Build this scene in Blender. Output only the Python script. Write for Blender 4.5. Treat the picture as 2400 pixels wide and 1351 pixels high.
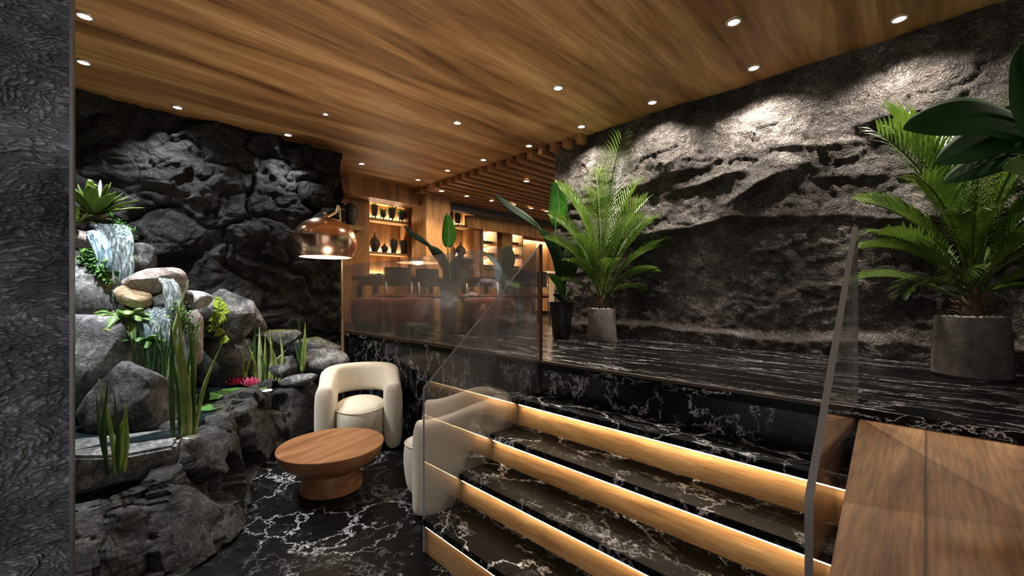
import bpy, bmesh, math, random
import numpy as np
from mathutils import Vector, Matrix, noise
PI = math.pi
R2 = math.sqrt(2)
for o in list(bpy.data.objects): bpy.data.objects.remove(o)
sc = bpy.context.scene
COL = sc.collection

# ------------------------------------------------------------------ camera
# world axes: X runs up the stairs towards the right-hand rock wall, Y runs along the steps
# towards the pond wall, z = 0 is eye height; the lower floor lies at -1.47, the upper at -0.485
FPX = 970.0
HOR = 690.0
cam_d = bpy.data.cameras.new('camera')
cam_d.sensor_width = 36.0
cam_d.lens = 36.0 * FPX / 2400
cam_d.shift_y = (HOR - 675.5) / 2400
cam_d.clip_start = 0.02
cam_d.clip_end = 100
cam = bpy.data.objects.new('camera', cam_d)
COL.objects.link(cam)
cam.location = (0, 0, 0)
cam.rotation_euler = (PI / 2, 0, -PI / 4)
sc.camera = cam

# ------------------------------------------------------------------ world, exposure
sc.view_settings.view_transform = 'Standard'
sc.view_settings.look = 'None'
sc.view_settings.gamma = 1.0
sc.view_settings.use_curve_mapping = False
sc.view_settings.exposure = 0.0
sc.cycles.max_bounces = 7
sc.cycles.use_adaptive_sampling = True
sc.cycles.adaptive_threshold = 0.025
sc.cycles.diffuse_bounces = 4
sc.cycles.glossy_bounces = 3
sc.cycles.transparent_max_bounces = 12
world = bpy.data.worlds.new('world')
sc.world = world
world.use_nodes = True
bg = world.node_tree.nodes['Background']
bg.inputs[0].default_value = (1.0, 0.96, 0.92, 1)
bg.inputs[1].default_value = 0.88

def area(name, loc, target, size, power, color):
    l = bpy.data.lights.new(name, 'AREA')
    l.shape = 'RECTANGLE'; l.size, l.size_y = size
    l.energy = power; l.color = color
    o = bpy.data.objects.new(name, l); COL.objects.link(o)
    o.location = loc
    o.rotation_euler = (Vector(target) - Vector(loc)).to_track_quat('-Z', 'Y').to_euler()
    return o
def spot(name, loc, target, power, color, angle=1.6, blend=0.6, radius=0.03, parent=None):
    l = bpy.data.lights.new(name, 'SPOT')
    l.energy = power; l.color = color; l.spot_size = angle; l.spot_blend = blend; l.shadow_soft_size = radius
    o = bpy.data.objects.new(name, l); COL.objects.link(o)
    o.location = loc
    o.rotation_euler = (Vector(target) - Vector(loc)).to_track_quat('-Z', 'Y').to_euler()
    if parent: o.parent = parent
    return o
spot('lounge_fill', (1.40, 3.20, -0.62), (1.55, 3.35, 2), 120, (1.0, 0.86, 0.68), 2.5, 1.0, 0.05)  # added upward fill that brightens the ceiling; no fixture stands here
WARM = (1.0, 0.78, 0.52)
HALO = (1.0, 0.90, 0.78)
COOL = (0.93, 0.97, 1.0)

# ------------------------------------------------------------------ picture-to-place helper
def at(px, py, f=None, X=None, Y=None, z=None):
    a = (px - 1200) / FPX
    if z is not None: f = -z * FPX / (py - HOR)
    elif X is not None: f = X * R2 / (1 + a)
    elif Y is not None: f = Y * R2 / (1 - a)
    return Vector((f * (1 + a) / R2, f * (1 - a) / R2, -f * (py - HOR) / FPX))
RIGHT = Vector((1, -1, 0)) / R2
FWD = Vector((1, 1, 0)) / R2
UP = Vector((0, 0, 1))

# ------------------------------------------------------------------ mesh helpers
def tag(o, label=None, cat=None, group=None, kind=None):
    if label: o['label'] = label
    if cat: o['category'] = cat
    if group: o['group'] = group
    if kind: o['kind'] = kind
    return o
def thing(name, label, cat, loc=(0, 0, 0), rotz=0.0, group=None):
    o = bpy.data.objects.new(name, None); COL.objects.link(o)
    o.location = loc; o.rotation_euler = (0, 0, rotz)
    o.empty_display_size = 0.05
    return tag(o, label, cat, group)
def obj(name, bm, m, parent=None, smooth=True, sub=0, angle=None, solid=0):
    me = bpy.data.meshes.new(name)
    bmesh.ops.recalc_face_normals(bm, faces=bm.faces)
    bm.to_mesh(me); bm.free()
    for p in me.polygons: p.use_smooth = smooth
    me.materials.append(m)
    o = bpy.data.objects.new(name, me); COL.objects.link(o)
    if parent: o.parent = parent
    if angle is not None:
        try: me.set_sharp_from_angle(angle=angle)
        except Exception: pass
    if solid:
        s = o.modifiers.new('thick', 'SOLIDIFY'); s.thickness = solid; s.offset = 0
    if sub:
        s = o.modifiers.new('sub', 'SUBSURF'); s.levels = sub; s.render_levels = sub
    return o
def raw(name, verts, faces, m, parent=None, smooth=True, solid=0, angle=None):
    me = bpy.data.meshes.new(name)
    me.from_pydata([tuple(v) for v in verts], [], faces)
    for p in me.polygons: p.use_smooth = smooth
    me.materials.append(m)
    if angle is not None: me.set_sharp_from_angle(angle=angle)
    o = bpy.data.objects.new(name, me); COL.objects.link(o)
    if parent: o.parent = parent
    if solid:
        s = o.modifiers.new('thick', 'SOLIDIFY'); s.thickness = solid; s.offset = 0
    return o
def B(): return bmesh.new()
def box(bm, x0, x1, y0, y1, z0, z1, bev=0.0, seg=2):
    vs = [bm.verts.new(p) for p in [(x0,y0,z0),(x1,y0,z0),(x1,y1,z0),(x0,y1,z0),(x0,y0,z1),(x1,y0,z1),(x1,y1,z1),(x0,y1,z1)]]
    fs = [bm.faces.new([vs[i] for i in q]) for q in [(0,3,2,1),(4,5,6,7),(0,1,5,4),(1,2,6,5),(2,3,7,6),(3,0,4,7)]]
    if bev:
        es = set(e for f in fs for e in f.edges)
        bmesh.ops.bevel(bm, geom=list(es), offset=bev, segments=seg, affect='EDGES')
    return bm
def prism(bm, poly, z0, z1, bev=0.0):
    a = [bm.verts.new((p[0], p[1], z0)) for p in poly]; b = [bm.verts.new((p[0], p[1], z1)) for p in poly]
    n = len(poly)
    fs = [bm.faces.new(a[::-1]), bm.faces.new(b)]
    for i in range(n): fs.append(bm.faces.new([a[i], a[(i+1) % n], b[(i+1) % n], b[i]]))
    if bev: bmesh.ops.bevel(bm, geom=list(set(e for f in fs for e in f.edges)), offset=bev, segments=2, affect='EDGES')
    return bm
def lathe(bm, prof, seg=32, c=(0, 0, 0), sx=1.0, sy=1.0, capb=True, capt=True):
    rings = []
    for r, z in prof:
        if r < 1e-5:
            rings.append([bm.verts.new((c[0], c[1], c[2] + z))])
        else:
            rings.append([bm.verts.new((c[0] + sx*r*math.cos(2*PI*i/seg), c[1] + sy*r*math.sin(2*PI*i/seg), c[2] + z)) for i in range(seg)])
    for A, Bq in zip(rings, rings[1:]):
        for i in range(seg):
            j = (i + 1) % seg
            if len(A) == 1 and len(Bq) == 1: continue
            if len(A) == 1: bm.faces.new([A[0], Bq[j], Bq[i]])
            elif len(Bq) == 1: bm.faces.new([A[i], A[j], Bq[0]])
            else: bm.faces.new([A[i], A[j], Bq[j], Bq[i]])
    if capb and len(rings[0]) > 1: bm.faces.new(rings[0][::-1])
    if capt and len(rings[-1]) > 1: bm.faces.new(rings[-1])
    return bm
def catmull(pts, n):
    P = [Vector(p) for p in pts]
    P = [P[0] * 2 - P[1]] + P + [P[-1] * 2 - P[-2]]
    out = []
    for i in range(1, len(P) - 2):
        for k in range(n):
            t = k / n
            a, b, c, d = P[i-1], P[i], P[i+1], P[i+2]
            out.append(0.5 * ((2*b) + (c - a)*t + (2*a - 5*b + 4*c - d)*t*t + (3*b - a - 3*c + d)*t**3))
    out.append(P[-2].copy())
    return out
def tube(bm, pts, rad, seg=10):
    pts = [Vector(p) for p in pts]
    n = len(pts)
    rings = []
    ref = Vector((0.3, 0.2, 1)).normalized()
    for i, p in enumerate(pts):
        t = (pts[min(i+1, n-1)] - pts[max(i-1, 0)]).normalized()
        a = t.cross(ref)
        if a.length < 0.05: a = t.cross(Vector((1, 0, 0)))
        a.normalize(); b = t.cross(a)
        r = rad[i] if isinstance(rad, (list, tuple)) else rad
        rings.append([bm.verts.new(p + (a*math.cos(2*PI*k/seg) + b*math.sin(2*PI*k/seg))*r) for k in range(seg)])
    for A, Bq in zip(rings, rings[1:]):
        for k in range(seg): bm.faces.new([A[k], A[(k+1) % seg], Bq[(k+1) % seg], Bq[k]])
    bm.faces.new(rings[0][::-1]); bm.faces.new(rings[-1])
    return bm
def blade(bm, pts, wid, side, fold=0.25, cols=2):
    """a leaf: centre line pts, half widths, side vector (or list); cols strips each side"""
    n = len(pts); rows = []
    for i, p in enumerate(pts):
        t = (pts[min(i+1, n-1)] - pts[max(i-1, 0)]).normalized()
        s = side[i] if isinstance(side, list) else side
        s = (s - t * s.dot(t))
        s = s.normalized() if s.length > 1e-4 else Vector((1, 0, 0))
        nn = t.cross(s)
        w = wid[i]
        row = []
        for c in range(-cols, cols + 1):
            u = c / cols
            row.append(bm.verts.new(p + s*u*w + nn*(abs(u)*w*fold)))
        rows.append(row)
    for A, Bq in zip(rows, rows[1:]):
        for c in range(len(A) - 1): bm.faces.new([A[c], A[c+1], Bq[c+1], Bq[c]])
    return bm
def fbm(p, octv=5, lac=2.1, gain=0.5):
    v = 0; a = 1; q = Vector(p)
    for _ in range(octv):
        v += a * noise.noise(q); q = q * lac + Vector((3.1, 1.7, 5.3)); a *= gain
    return v

# ------------------------------------------------------------------ material helpers
class NT:
    def __init__(s, name):
        s.m = bpy.data.materials.new(name); s.m.use_nodes = True
        s.t = s.m.node_tree; s.b = s.t.nodes['Principled BSDF']; s.out = s.t.nodes['Material Output']
    def n(s, typ, props=None, **ins):
        nd = s.t.nodes.new('ShaderNode' + typ)
        for k, v in (props or {}).items(): setattr(nd, k, v)
        for k, v in ins.items():
            key = int(k[1:]) if k[0] == 'i' and k[1:].isdigit() else k.replace('_', ' ')
            sk = nd.inputs[key]
            if isinstance(v, bpy.types.NodeSocket): s.t.links.new(v, sk)
            else: sk.default_value = v
        return nd
    def set(s, **ins):
        for k, v in ins.items():
            sk = s.b.inputs[k.replace('_', ' ')]
            if isinstance(v, bpy.types.NodeSocket): s.t.links.new(v, sk)
            else: sk.default_value = v
        return s
    def co(s, scale=(1, 1, 1), rot=(0, 0, 0), loc=(0, 0, 0)):
        c = s.n('TexCoord')
        return s.n('Mapping', Vector=c.outputs['Object'], Scale=scale, Rotation=rot, Location=loc).outputs[0]
    def noise(s, v, scale, detail=6, rough=0.55, dist=0.0):
        return s.n('TexNoise', Vector=v, Scale=scale, Detail=detail, Roughness=rough, Distortion=dist).outputs['Fac']
    def ramp(s, fac, stops, interp='LINEAR'):
        nd = s.n('ValToRGB', i0=fac)
        cr = nd.color_ramp; cr.interpolation = interp
        while len(cr.elements) < len(stops): cr.elements.new(0.5)
        for e, (p, c) in zip(cr.elements, stops):
            e.position = p
            e.color = (c, c, c, 1) if isinstance(c, (int, float)) else (c[0], c[1], c[2], 1)
        return nd.outputs[0]
    def mix(s, fac, a, b, mode='MIX'):
        nd = s.n('Mix', dict(data_type='RGBA', blend_type=mode))
        for sk, v in ((nd.inputs[0], fac), (nd.inputs[6], a), (nd.inputs[7], b)):
            if isinstance(v, bpy.types.NodeSocket): s.t.links.new(v, sk)
            else: sk.default_value = v if isinstance(v, (int, float)) else (v[0], v[1], v[2], 1)
        return nd.outputs[2]
    def math(s, op, a, b=0.0, clamp=False):
        nd = s.n('Math', dict(operation=op, use_clamp=clamp))
        for i, v in enumerate((a, b)):
            if isinstance(v, bpy.types.NodeSocket): s.t.links.new(v, nd.inputs[i])
            else: nd.inputs[i].default_value = v
        return nd.outputs[0]
    def bump(s, h, strength=0.5, dist=0.02, prev=None):
        kw = dict(Height=h, Strength=strength, Distance=dist)
        if prev is not None: kw['Normal'] = prev
        nd = s.n('Bump', **kw)
        return nd.outputs[0]

def m_plain(name, col, rough=0.5, metal=0.0, spec=0.5, emit=None, estr=0.0, var=0.0):
    t = NT(name); t.set(Roughness=rough, Metallic=metal)
    t.b.inputs['Specular IOR Level'].default_value = spec
    if var:
        v = t.noise(t.co(), 9, 5)
        c = t.ramp(v, [(0.3, tuple(x*(1-var) for x in col)), (0.7, tuple(min(1, x*(1+var)) for x in col))])
        t.set(Base_Color=c)
    else: t.set(Base_Color=(*col, 1))
    if emit: t.set(Emission_Color=(*emit, 1), Emission_Strength=estr)
    return t.m
def m_wood(name, axis, c0, c1, c2, width=1.0, rough=0.5, plank=None, plank_axis=0, seam=0.02, fine=0.35, spec=0.3, contrast=(0.3, 0.5, 0.7), bump=0.15):
    t = NT(name)
    lo, hi = 0.35 / width, 3.2 / width
    S = [hi, hi, hi]; S[axis] = lo
    v = t.co(tuple(S))
    if plank:
        c = t.n('TexCoord'); sx = t.n('SeparateXYZ', i0=c.outputs['Object'])
        k = t.math('DIVIDE', sx.outputs[plank_axis], plank)
        fl = t.math('FLOOR', k)
        wn = t.n('TexWhiteNoise', dict(noise_dimensions='1D'), W=fl)
        off = t.n('VectorMath', dict(operation='SCALE'), i0=wn.outputs['Color'], Scale=7.0)
        v = t.n('VectorMath', dict(operation='ADD'), i0=v, i1=off.outputs[0]).outputs[0]
    a = t.noise(v, 1.4, 8, 0.62, 0.7)
    col = t.ramp(a, [(contrast[0], c0), (contrast[1], c1), (contrast[2], c2)])
    S2 = [s * 9 for s in S]; S2[axis] = lo * 5
    g = t.noise(t.co(tuple(S2)), 2.0, 4, 0.6)
    gcol = t.ramp(g, [(0.3, 1 - fine), (0.65, 1.0)])
    col = t.mix(1.0, col, gcol, 'MULTIPLY')
    if plank:
        tint = t.ramp(wn.outputs['Value'], [(0, (0.72, 0.66, 0.6)), (1, (1.12, 1.08, 1.0))])
        col = t.mix(1.0, col, tint, 'MULTIPLY')
        fr = t.math('FRACT', k)
        d = t.math('ABSOLUTE', t.math('SUBTRACT', fr, 0.5))
        sm = t.ramp(d, [(0.5 - seam, 1.0), (0.5 - seam * 0.3, 0.25)])
        col = t.mix(1.0, col, sm, 'MULTIPLY')
    t.set(Base_Color=col, Roughness=rough, Normal=t.bump(g, bump, 0.01))
    t.b.inputs['Specular IOR Level'].default_value = spec
    return t.m
def m_rock(name, dark, mid, light, s=1.0, gran=40.0, gstr=0.5, bstr=0.7, bd=0.05, crack=0.6, stretch=(1, 1, 1), fine=0.5, rough=0.85):
    t = NT(name)
    v = t.co(tuple(s * q for q in stretch))
    a = t.noise(v, 1.6, 12, 0.68, 0.5)
    b = t.noise(v, 7.0, 8, 0.7)
    col = t.ramp(a, [(0.32, dark), (0.5, mid), (0.68, light)])
    col = t.mix(0.75, col, t.ramp(b, [(0.3, 0.45), (0.7, 1.35)]), 'MULTIPLY')
    warp = t.n('VectorMath', dict(operation='ADD'), i0=v, i1=t.n('VectorMath', dict(operation='SCALE'), i0=t.n('TexNoise', Vector=v, Scale=3.0, Detail=5).outputs['Color'], Scale=0.45).outputs[0]).outputs[0]
    vo = t.n('TexVoronoi', dict(feature='DISTANCE_TO_EDGE'), Vector=warp, Scale=2.3)
    cr = t.ramp(vo.outputs['Distance'], [(0.0, 1 - crack), (0.05, 1.0)])
    col = t.mix(1.0, col, cr, 'MULTIPLY')
    gn = t.n('TexVoronoi', dict(feature='F1'), Vector=warp, Scale=gran)
    gr = t.ramp(gn.outputs['Distance'], [(0.05, 1.25 + 0.5 * fine), (0.55, 1 - fine)])
    col = t.mix(0.8, col, gr, 'MULTIPLY')
    h1 = t.bump(b, bstr, bd)
    h2 = t.bump(t.ramp(gn.outputs['Distance'], [(0.0, 1.0), (0.7, 0.0)]), gstr, 0.012, h1)
    h3 = t.bump(cr, 0.6, 0.03, h2)
    t.set(Base_Color=col, Roughness=rough, Normal=h3)
    t.b.inputs['Specular IOR Level'].default_value = 0.3
    return t.m
def m_marble(name, scale=1.0, stretch=(1, 1, 1), rot=(0, 0, 0), thick=0.012, amt=0.85, haze=0.06, rough=0.22, spec=0.35):
    t = NT(name)
    v = t.co(tuple(scale * q for q in stretch), rot)
    w = t.n('TexNoise', Vector=v, Scale=1.3, Detail=9, Roughness=0.68).outputs['Color']
    v = t.n('VectorMath', dict(operation='ADD'), i0=v, i1=t.n('VectorMath', dict(operation='SCALE'), i0=w, Scale=1.3).outputs[0]).outputs[0]
    mask = t.noise(v, 1.1, 4)
    a = t.n('TexVoronoi', dict(feature='DISTANCE_TO_EDGE'), Vector=v, Scale=1.7).outputs['Distance']
    b = t.n('TexVoronoi', dict(feature='DISTANCE_TO_EDGE'), Vector=v, Scale=5.1).outputs['Distance']
    va = t.math('MULTIPLY', t.ramp(a, [(0.0, 1.0), (thick, 0.8), (thick * 2.6, 0.0)]), t.ramp(mask, [(0.40, 0.0), (0.54, 1.0)]))
    mask2 = t.noise(v, 2.3, 4)
    vb = t.math('MULTIPLY', t.ramp(b, [(0.0, 0.8), (thick * 2.2, 0.3), (thick * 4, 0.0)]), t.ramp(mask2, [(0.5, 0.0), (0.66, 1.0)]))
    hz = t.math('MULTIPLY', t.ramp(t.noise(v, 3.0, 10, 0.75), [(0.54, 0.0), (0.78, 1.0)]), haze)
    f = t.math('ADD', t.math('MAXIMUM', va, t.math('MULTIPLY', vb, 0.7)), hz, True)
    f = t.math('MULTIPLY', f, amt)
    col = t.mix(f, (0.003, 0.003, 0.0033), (0.85, 0.84, 0.86))
    t.set(Base_Color=col, Roughness=rough)
    t.b.inputs['Specular IOR Level'].default_value = spec
    return t.m
def m_leaf(name, c0, c1, trans=0.25, rough=0.4, scale=6.0):
    t = NT(name)
    a = t.noise(t.co((1, 1, 0.5)), scale, 4)
    col = t.ramp(a, [(0.3, c0), (0.7, c1)])
    t.set(Base_Color=col, Roughness=rough)
    t.b.inputs['Specular IOR Level'].default_value = 0.4 if rough < 0.6 else 0.1
    tr = t.n('BsdfTranslucent', Color=col)
    mx = t.n('MixShader', i0=trans, i1=t.b.outputs[0], i2=tr.outputs[0])
    t.t.links.new(mx.outputs[0], t.out.inputs[0])
    return t.m
def m_glass(name, tint=0.8, haze=0.1, hazecol=(0.55, 0.55, 0.57), gloss=0.06):
    t = NT(name)
    tr = t.n('BsdfTransparent', Color=(tint, tint * 0.985, tint * 0.975, 1))
    df = t.n('BsdfDiffuse', Color=(*hazecol, 1))
    m1 = t.n('MixShader', i0=haze, i1=tr.outputs[0], i2=df.outputs[0])
    gl = t.n('BsdfGlossy', Color=(1, 1, 1, 1), Roughness=0.04)
    fr = t.n('Fresnel', IOR=1.45)
    m2 = t.n('MixShader', i0=t.math('MULTIPLY', fr.outputs[0], gloss * 10), i1=m1.outputs[0], i2=gl.outputs[0])
    t.t.links.new(m2.outputs[0], t.out.inputs[0])
    return t.m
def m_water(name, stretch, streak=(0.4, 0.75), blue=(0.25, 0.5, 0.62), base=0.3):
    t = NT(name)
    v = t.co(stretch)
    a = t.noise(v, 6.0, 6, 0.65)
    f = t.ramp(a, [(streak[0], base), (streak[1], 0.95)])
    col = t.mix(t.ramp(a, [(0.45, 0.0), (0.7, 1.0)]), blue, (0.9, 0.95, 0.97))
    t.set(Base_Color=col, Roughness=0.12)
    tr = t.n('BsdfTransparent', Color=(0.85, 0.93, 0.95, 1))
    mx = t.n('MixShader', i0=f, i1=tr.outputs[0], i2=t.b.outputs[0])
    t.set(Normal=t.bump(a, 0.7, 0.02))
    t.t.links.new(mx.outputs[0], t.out.inputs[0])
    return t.m

M = {}
M['ceil'] = m_wood('ceiling_wood', 0, (0.13, 0.055, 0.02), (0.42, 0.215, 0.082), (0.70, 0.42, 0.19), width=1.7, rough=0.6, fine=0.3, contrast=(0.34, 0.5, 0.66))
M['rear_wood'] = m_wood('panel_wood', 2, (0.14, 0.06, 0.02), (0.32, 0.155, 0.055), (0.46, 0.25, 0.10), width=0.6, rough=0.5, plank=0.22, plank_axis=0, seam=0.012)
M['col_wood'] = m_wood('column_wood', 2, (0.16, 0.075, 0.025), (0.36, 0.19, 0.075), (0.50, 0.30, 0.13), width=0.5, rough=0.5)
M['slat_wood'] = m_wood('slat_wood', 0, (0.20, 0.085, 0.03), (0.38, 0.18, 0.065), (0.50, 0.27, 0.11), width=0.5)
M['beam_dark'] = m_plain('dark_beam', (0.02, 0.013, 0.01), 0.6)
M['riser'] = m_wood('riser_oak', 1, (0.20, 0.10, 0.04), (0.33, 0.185, 0.08), (0.43, 0.27, 0.13), width=0.28, rough=0.45)
M['deck'] = m_wood('deck_wood', 0, (0.20, 0.095, 0.04), (0.44, 0.24, 0.11), (0.62, 0.375, 0.195), width=0.6, rough=0.55, plank=0.75, plank_axis=1, seam=0.006, fine=0.45, spec=0.2)
M['table'] = m_wood('table_walnut', 0, (0.19, 0.075, 0.028), (0.33, 0.145, 0.058), (0.44, 0.22, 0.10), width=0.4, rough=0.35)
M['rock_left'] = m_rock('rock_charcoal', (0.012, 0.012, 0.0125), (0.042, 0.042, 0.0425), (0.12, 0.12, 0.118), s=1.0, gran=48, gstr=0.8, bstr=1.0, bd=0.09, crack=0.6, fine=0.6)
M['rock_right'] = m_rock('rock_brown_grey', (0.028, 0.024, 0.022), (0.135, 0.117, 0.107), (0.35, 0.315, 0.29), s=1.0, gran=56, gstr=1.0, bstr=1.0, bd=0.06, crack=0.25, fine=0.75)
M['rock_col'] = m_rock('rock_column', (0.03, 0.03, 0.036), (0.165, 0.168, 0.20), (0.46, 0.47, 0.53), s=1.3, gran=50, gstr=1.0, bstr=0.6, crack=0.2, stretch=(0.7, 1, 1.3), fine=0.7)
M['rim'] = m_rock('rock_rim', (0.03, 0.029, 0.028), (0.075, 0.072, 0.07), (0.17, 0.165, 0.16), s=1.8, gran=22, gstr=0.3, bstr=0.8, crack=0.3)
M['boulder'] = m_rock('rock_boulder', (0.06, 0.06, 0.062), (0.28, 0.28, 0.285), (0.78, 0.78, 0.77), s=3.4, gran=12, gstr=0.3, bstr=0.8, crack=0.25, fine=0.35)
M['boulder_dark'] = m_rock('rock_boulder_dark', (0.035, 0.035, 0.036), (0.155, 0.154, 0.155), (0.50, 0.495, 0.48), s=3.6, gran=12, gstr=0.3, bstr=0.8, crack=0.25, fine=0.35)
M['pink'] = m_rock('rock_pinkish', (0.22, 0.17, 0.15), (0.42, 0.34, 0.31), (0.62, 0.54, 0.5), s=2.0, gran=12, gstr=0.15, bstr=0.35, crack=0.15, fine=0.25)
M['tan'] = m_rock('rock_tan', (0.26, 0.18, 0.10), (0.46, 0.33, 0.2), (0.62, 0.5, 0.36), s=2.0, gran=12, gstr=0.15, bstr=0.4, crack=0.2, fine=0.3)
M['pale'] = m_rock('rock_pale', (0.3, 0.3, 0.3), (0.5, 0.5, 0.49), (0.68, 0.68, 0.66), s=2.0, gran=12, gstr=0.2, bstr=0.5, crack=0.25, fine=0.3)
M['marble'] = m_marble('marble_floor', scale=1.7, stretch=(1, 1, 1), thick=0.006, haze=0.035, rough=0.35, spec=0.12)
M['marble_tread'] = m_marble('marble_tread', scale=1.9, stretch=(1.5, 0.9, 1), thick=0.010, haze=0.025, amt=1.0, rough=0.45, spec=0.04)
M['marble_face'] = m_marble('marble_face', scale=2.3, stretch=(1, 1, 0.8), thick=0.007, haze=0.06, amt=0.6)
M['marble_top'] = m_marble('marble_upper', scale=1.6, stretch=(2.0, 0.4, 1), rot=(0, 0, 0.35), thick=0.0045, haze=0.0, amt=0.8, rough=0.25, spec=0.08)
def rock_moss():
    m = M['boulder_dark'].copy(); m.name = 'rock_mossy'
    nt = m.node_tree; b = nt.nodes['Principled BSDF']
    src = b.inputs['Base Color'].links[0].from_socket
    g = nt.nodes.new('ShaderNodeNewGeometry'); sx = nt.nodes.new('ShaderNodeSeparateXYZ'); nt.links.new(g.outputs['Normal'], sx.inputs[0])
    no = nt.nodes.new('ShaderNodeTexNoise'); no.inputs['Scale'].default_value = 14
    ad = nt.nodes.new('ShaderNodeMath'); ad.operation = 'MULTIPLY'; nt.links.new(sx.outputs[2], ad.inputs[0]); nt.links.new(no.outputs['Fac'], ad.inputs[1])
    rp = nt.nodes.new('ShaderNodeValToRGB'); rp.color_ramp.elements[0].position = 0.3; rp.color_ramp.elements[1].position = 0.5; nt.links.new(ad.outputs[0], rp.inputs[0])
    mx = nt.nodes.new('ShaderNodeMix'); mx.data_type = 'RGBA'; nt.links.new(rp.outputs[0], mx.inputs[0]); nt.links.new(src, mx.inputs[6]); mx.inputs[7].default_value = (0.11, 0.12, 0.02, 1)
    nt.links.new(mx.outputs[2], b.inputs['Base Color'])
    return m
M['mossy'] = rock_moss()
def m_fabric(name, c):
    t = NT(name)
    v = t.co((1, 1, 1))
    w1 = t.n('TexWave', dict(bands_direction='Z'), Vector=v, Scale=90.0, Distortion=2.0, Detail=2.0).outputs['Fac']
    w2 = t.noise(v, 120, 3)
    c2 = t.ramp(w2, [(0.3, tuple(x*0.8 for x in c)), (0.7, c)])
    t.set(Base_Color=c2, Roughness=0.9, Normal=t.bump(t.math('ADD', w1, w2), 0.25, 0.004))
    t.b.inputs['Specular IOR Level'].default_value = 0.15
    t.b.inputs['Sheen Weight'].default_value = 0.15
    return t.m
M['fabric'] = m_fabric('cream_boucle', (0.80, 0.72, 0.58))
M['rust'] = m_fabric('rust_velvet', (0.15, 0.038, 0.02))
def m_copper():
    t = NT('brushed_copper')
    a = t.noise(t.co((1, 1, 3)), 5.0, 6, 0.6)
    col = t.ramp(a, [(0.3, (0.85, 0.42, 0.26)), (0.7, (1.0, 0.74, 0.54))])
    t.set(Base_Color=col, Metallic=1.0, Roughness=0.22)
    return t.m
M['copper'] = m_copper()
M['brass'] = m_plain('aged_brass', (0.62, 0.42, 0.24), 0.32, 1.0)
M['bronze'] = m_plain('bronze_trim', (0.14, 0.08, 0.055), 0.4, 1.0)
M['edge_brown'] = m_plain('dark_brown_edge', (0.06, 0.033, 0.022), 0.5)
M['steel'] = m_plain('brushed_steel', (0.55, 0.55, 0.55), 0.3, 1.0)
M['liner'] = m_plain('cream_liner', (0.85, 0.75, 0.6), 0.6)
M['bulb'] = m_plain('lamp_bulb', (1, 0.9, 0.7), 0.4, emit=(1.0, 0.8, 0.5), estr=12)
M['lens'] = m_plain('downlight_lens', (1, 0.9, 0.8), 0.4, emit=(1.0, 0.86, 0.68), estr=14)
M['ring'] = m_plain('downlight_ring', (0.55, 0.42, 0.3), 0.35, 0.6)
M['led'] = m_plain('led_strip', (1, 0.85, 0.6), 0.4, emit=(1.0, 0.78, 0.45), estr=2.5)
M['stone_pot'] = m_rock('pot_stone', (0.12, 0.105, 0.10), (0.17, 0.15, 0.142), (0.22, 0.195, 0.18), s=3.0, gran=70, gstr=0.3, bstr=0.2, bd=0.01, crack=0.0, fine=0.3)
M['black_pot'] = m_plain('pot_black', (0.012, 0.012, 0.012), 0.3, var=0.3)
M['ceramic'] = m_plain('charcoal_ceramic', (0.035, 0.034, 0.036), 0.55, var=0.3)
M['pebble'] = m_plain('pot_pebbles', (0.55, 0.53, 0.5), 0.8, var=0.4)
M['glass'] = m_glass('smoked_glass', 0.91, 0.07, (0.62, 0.6, 0.6), 0.05)
M['glass_dark'] = m_glass('smoked_glass_guard', 0.84, 0.07, (0.45, 0.43, 0.42), 0.035)
M['glass_edge'] = m_plain('polished_glass_edge', (0.22, 0.21, 0.21), 0.15, spec=0.6)
M['wineglass'] = m_glass('drinking_glass', 0.92, 0.04, (0.8, 0.8, 0.8), 0.1)
M['palm'] = m_leaf('palm_leaf', (0.035, 0.085, 0.010), (0.125, 0.205, 0.026), 0.3)
M['palm_stem'] = m_leaf('palm_stem', (0.10, 0.17, 0.04), (0.18, 0.26, 0.07), 0.0)
M['fibre'] = m_plain('palm_fibre', (0.10, 0.055, 0.03), 0.9, var=0.4)
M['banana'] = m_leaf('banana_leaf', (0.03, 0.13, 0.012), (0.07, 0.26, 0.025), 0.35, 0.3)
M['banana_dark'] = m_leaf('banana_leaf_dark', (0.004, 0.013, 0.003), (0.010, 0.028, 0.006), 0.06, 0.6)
M['midrib'] = m_leaf('leaf_midrib', (0.12, 0.25, 0.04), (0.2, 0.36, 0.08), 0.1)
M['aloc'] = m_leaf('broad_leaf', (0.024, 0.07, 0.018), (0.055, 0.13, 0.038), 0.28, 0.7)
M['reed'] = m_leaf('reed_leaf', (0.18, 0.30, 0.05), (0.56, 0.66, 0.22), 0.25, 0.4, 10)
M['reed_dark'] = m_leaf('reed_leaf_dark', (0.02, 0.07, 0.015), (0.10, 0.2, 0.04), 0.15, 0.4, 10)
M['reed_pale'] = m_leaf('reed_leaf_pale', (0.45, 0.58, 0.26), (0.68, 0.78, 0.46), 0.2, 0.4, 10)
M['brom'] = m_leaf('bromeliad_leaf', (0.03, 0.075, 0.008), (0.13, 0.19, 0.022), 0.3, 0.4, 8)
M['ivy'] = m_leaf('ivy_leaf', (0.03, 0.12, 0.015), (0.13, 0.32, 0.05), 0.25, 0.45, 14)
M['hosta'] = m_leaf('hosta_leaf', (0.10, 0.22, 0.04), (0.3, 0.45, 0.14), 0.25, 0.4, 9)
M['pothos'] = m_leaf('pothos_leaf', (0.25, 0.36, 0.03), (0.5, 0.6, 0.08), 0.3, 0.4, 9)
M['lilypad'] = m_leaf('lily_pad', (0.10, 0.30, 0.06), (0.22, 0.48, 0.14), 0.1, 0.3, 5)
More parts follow.
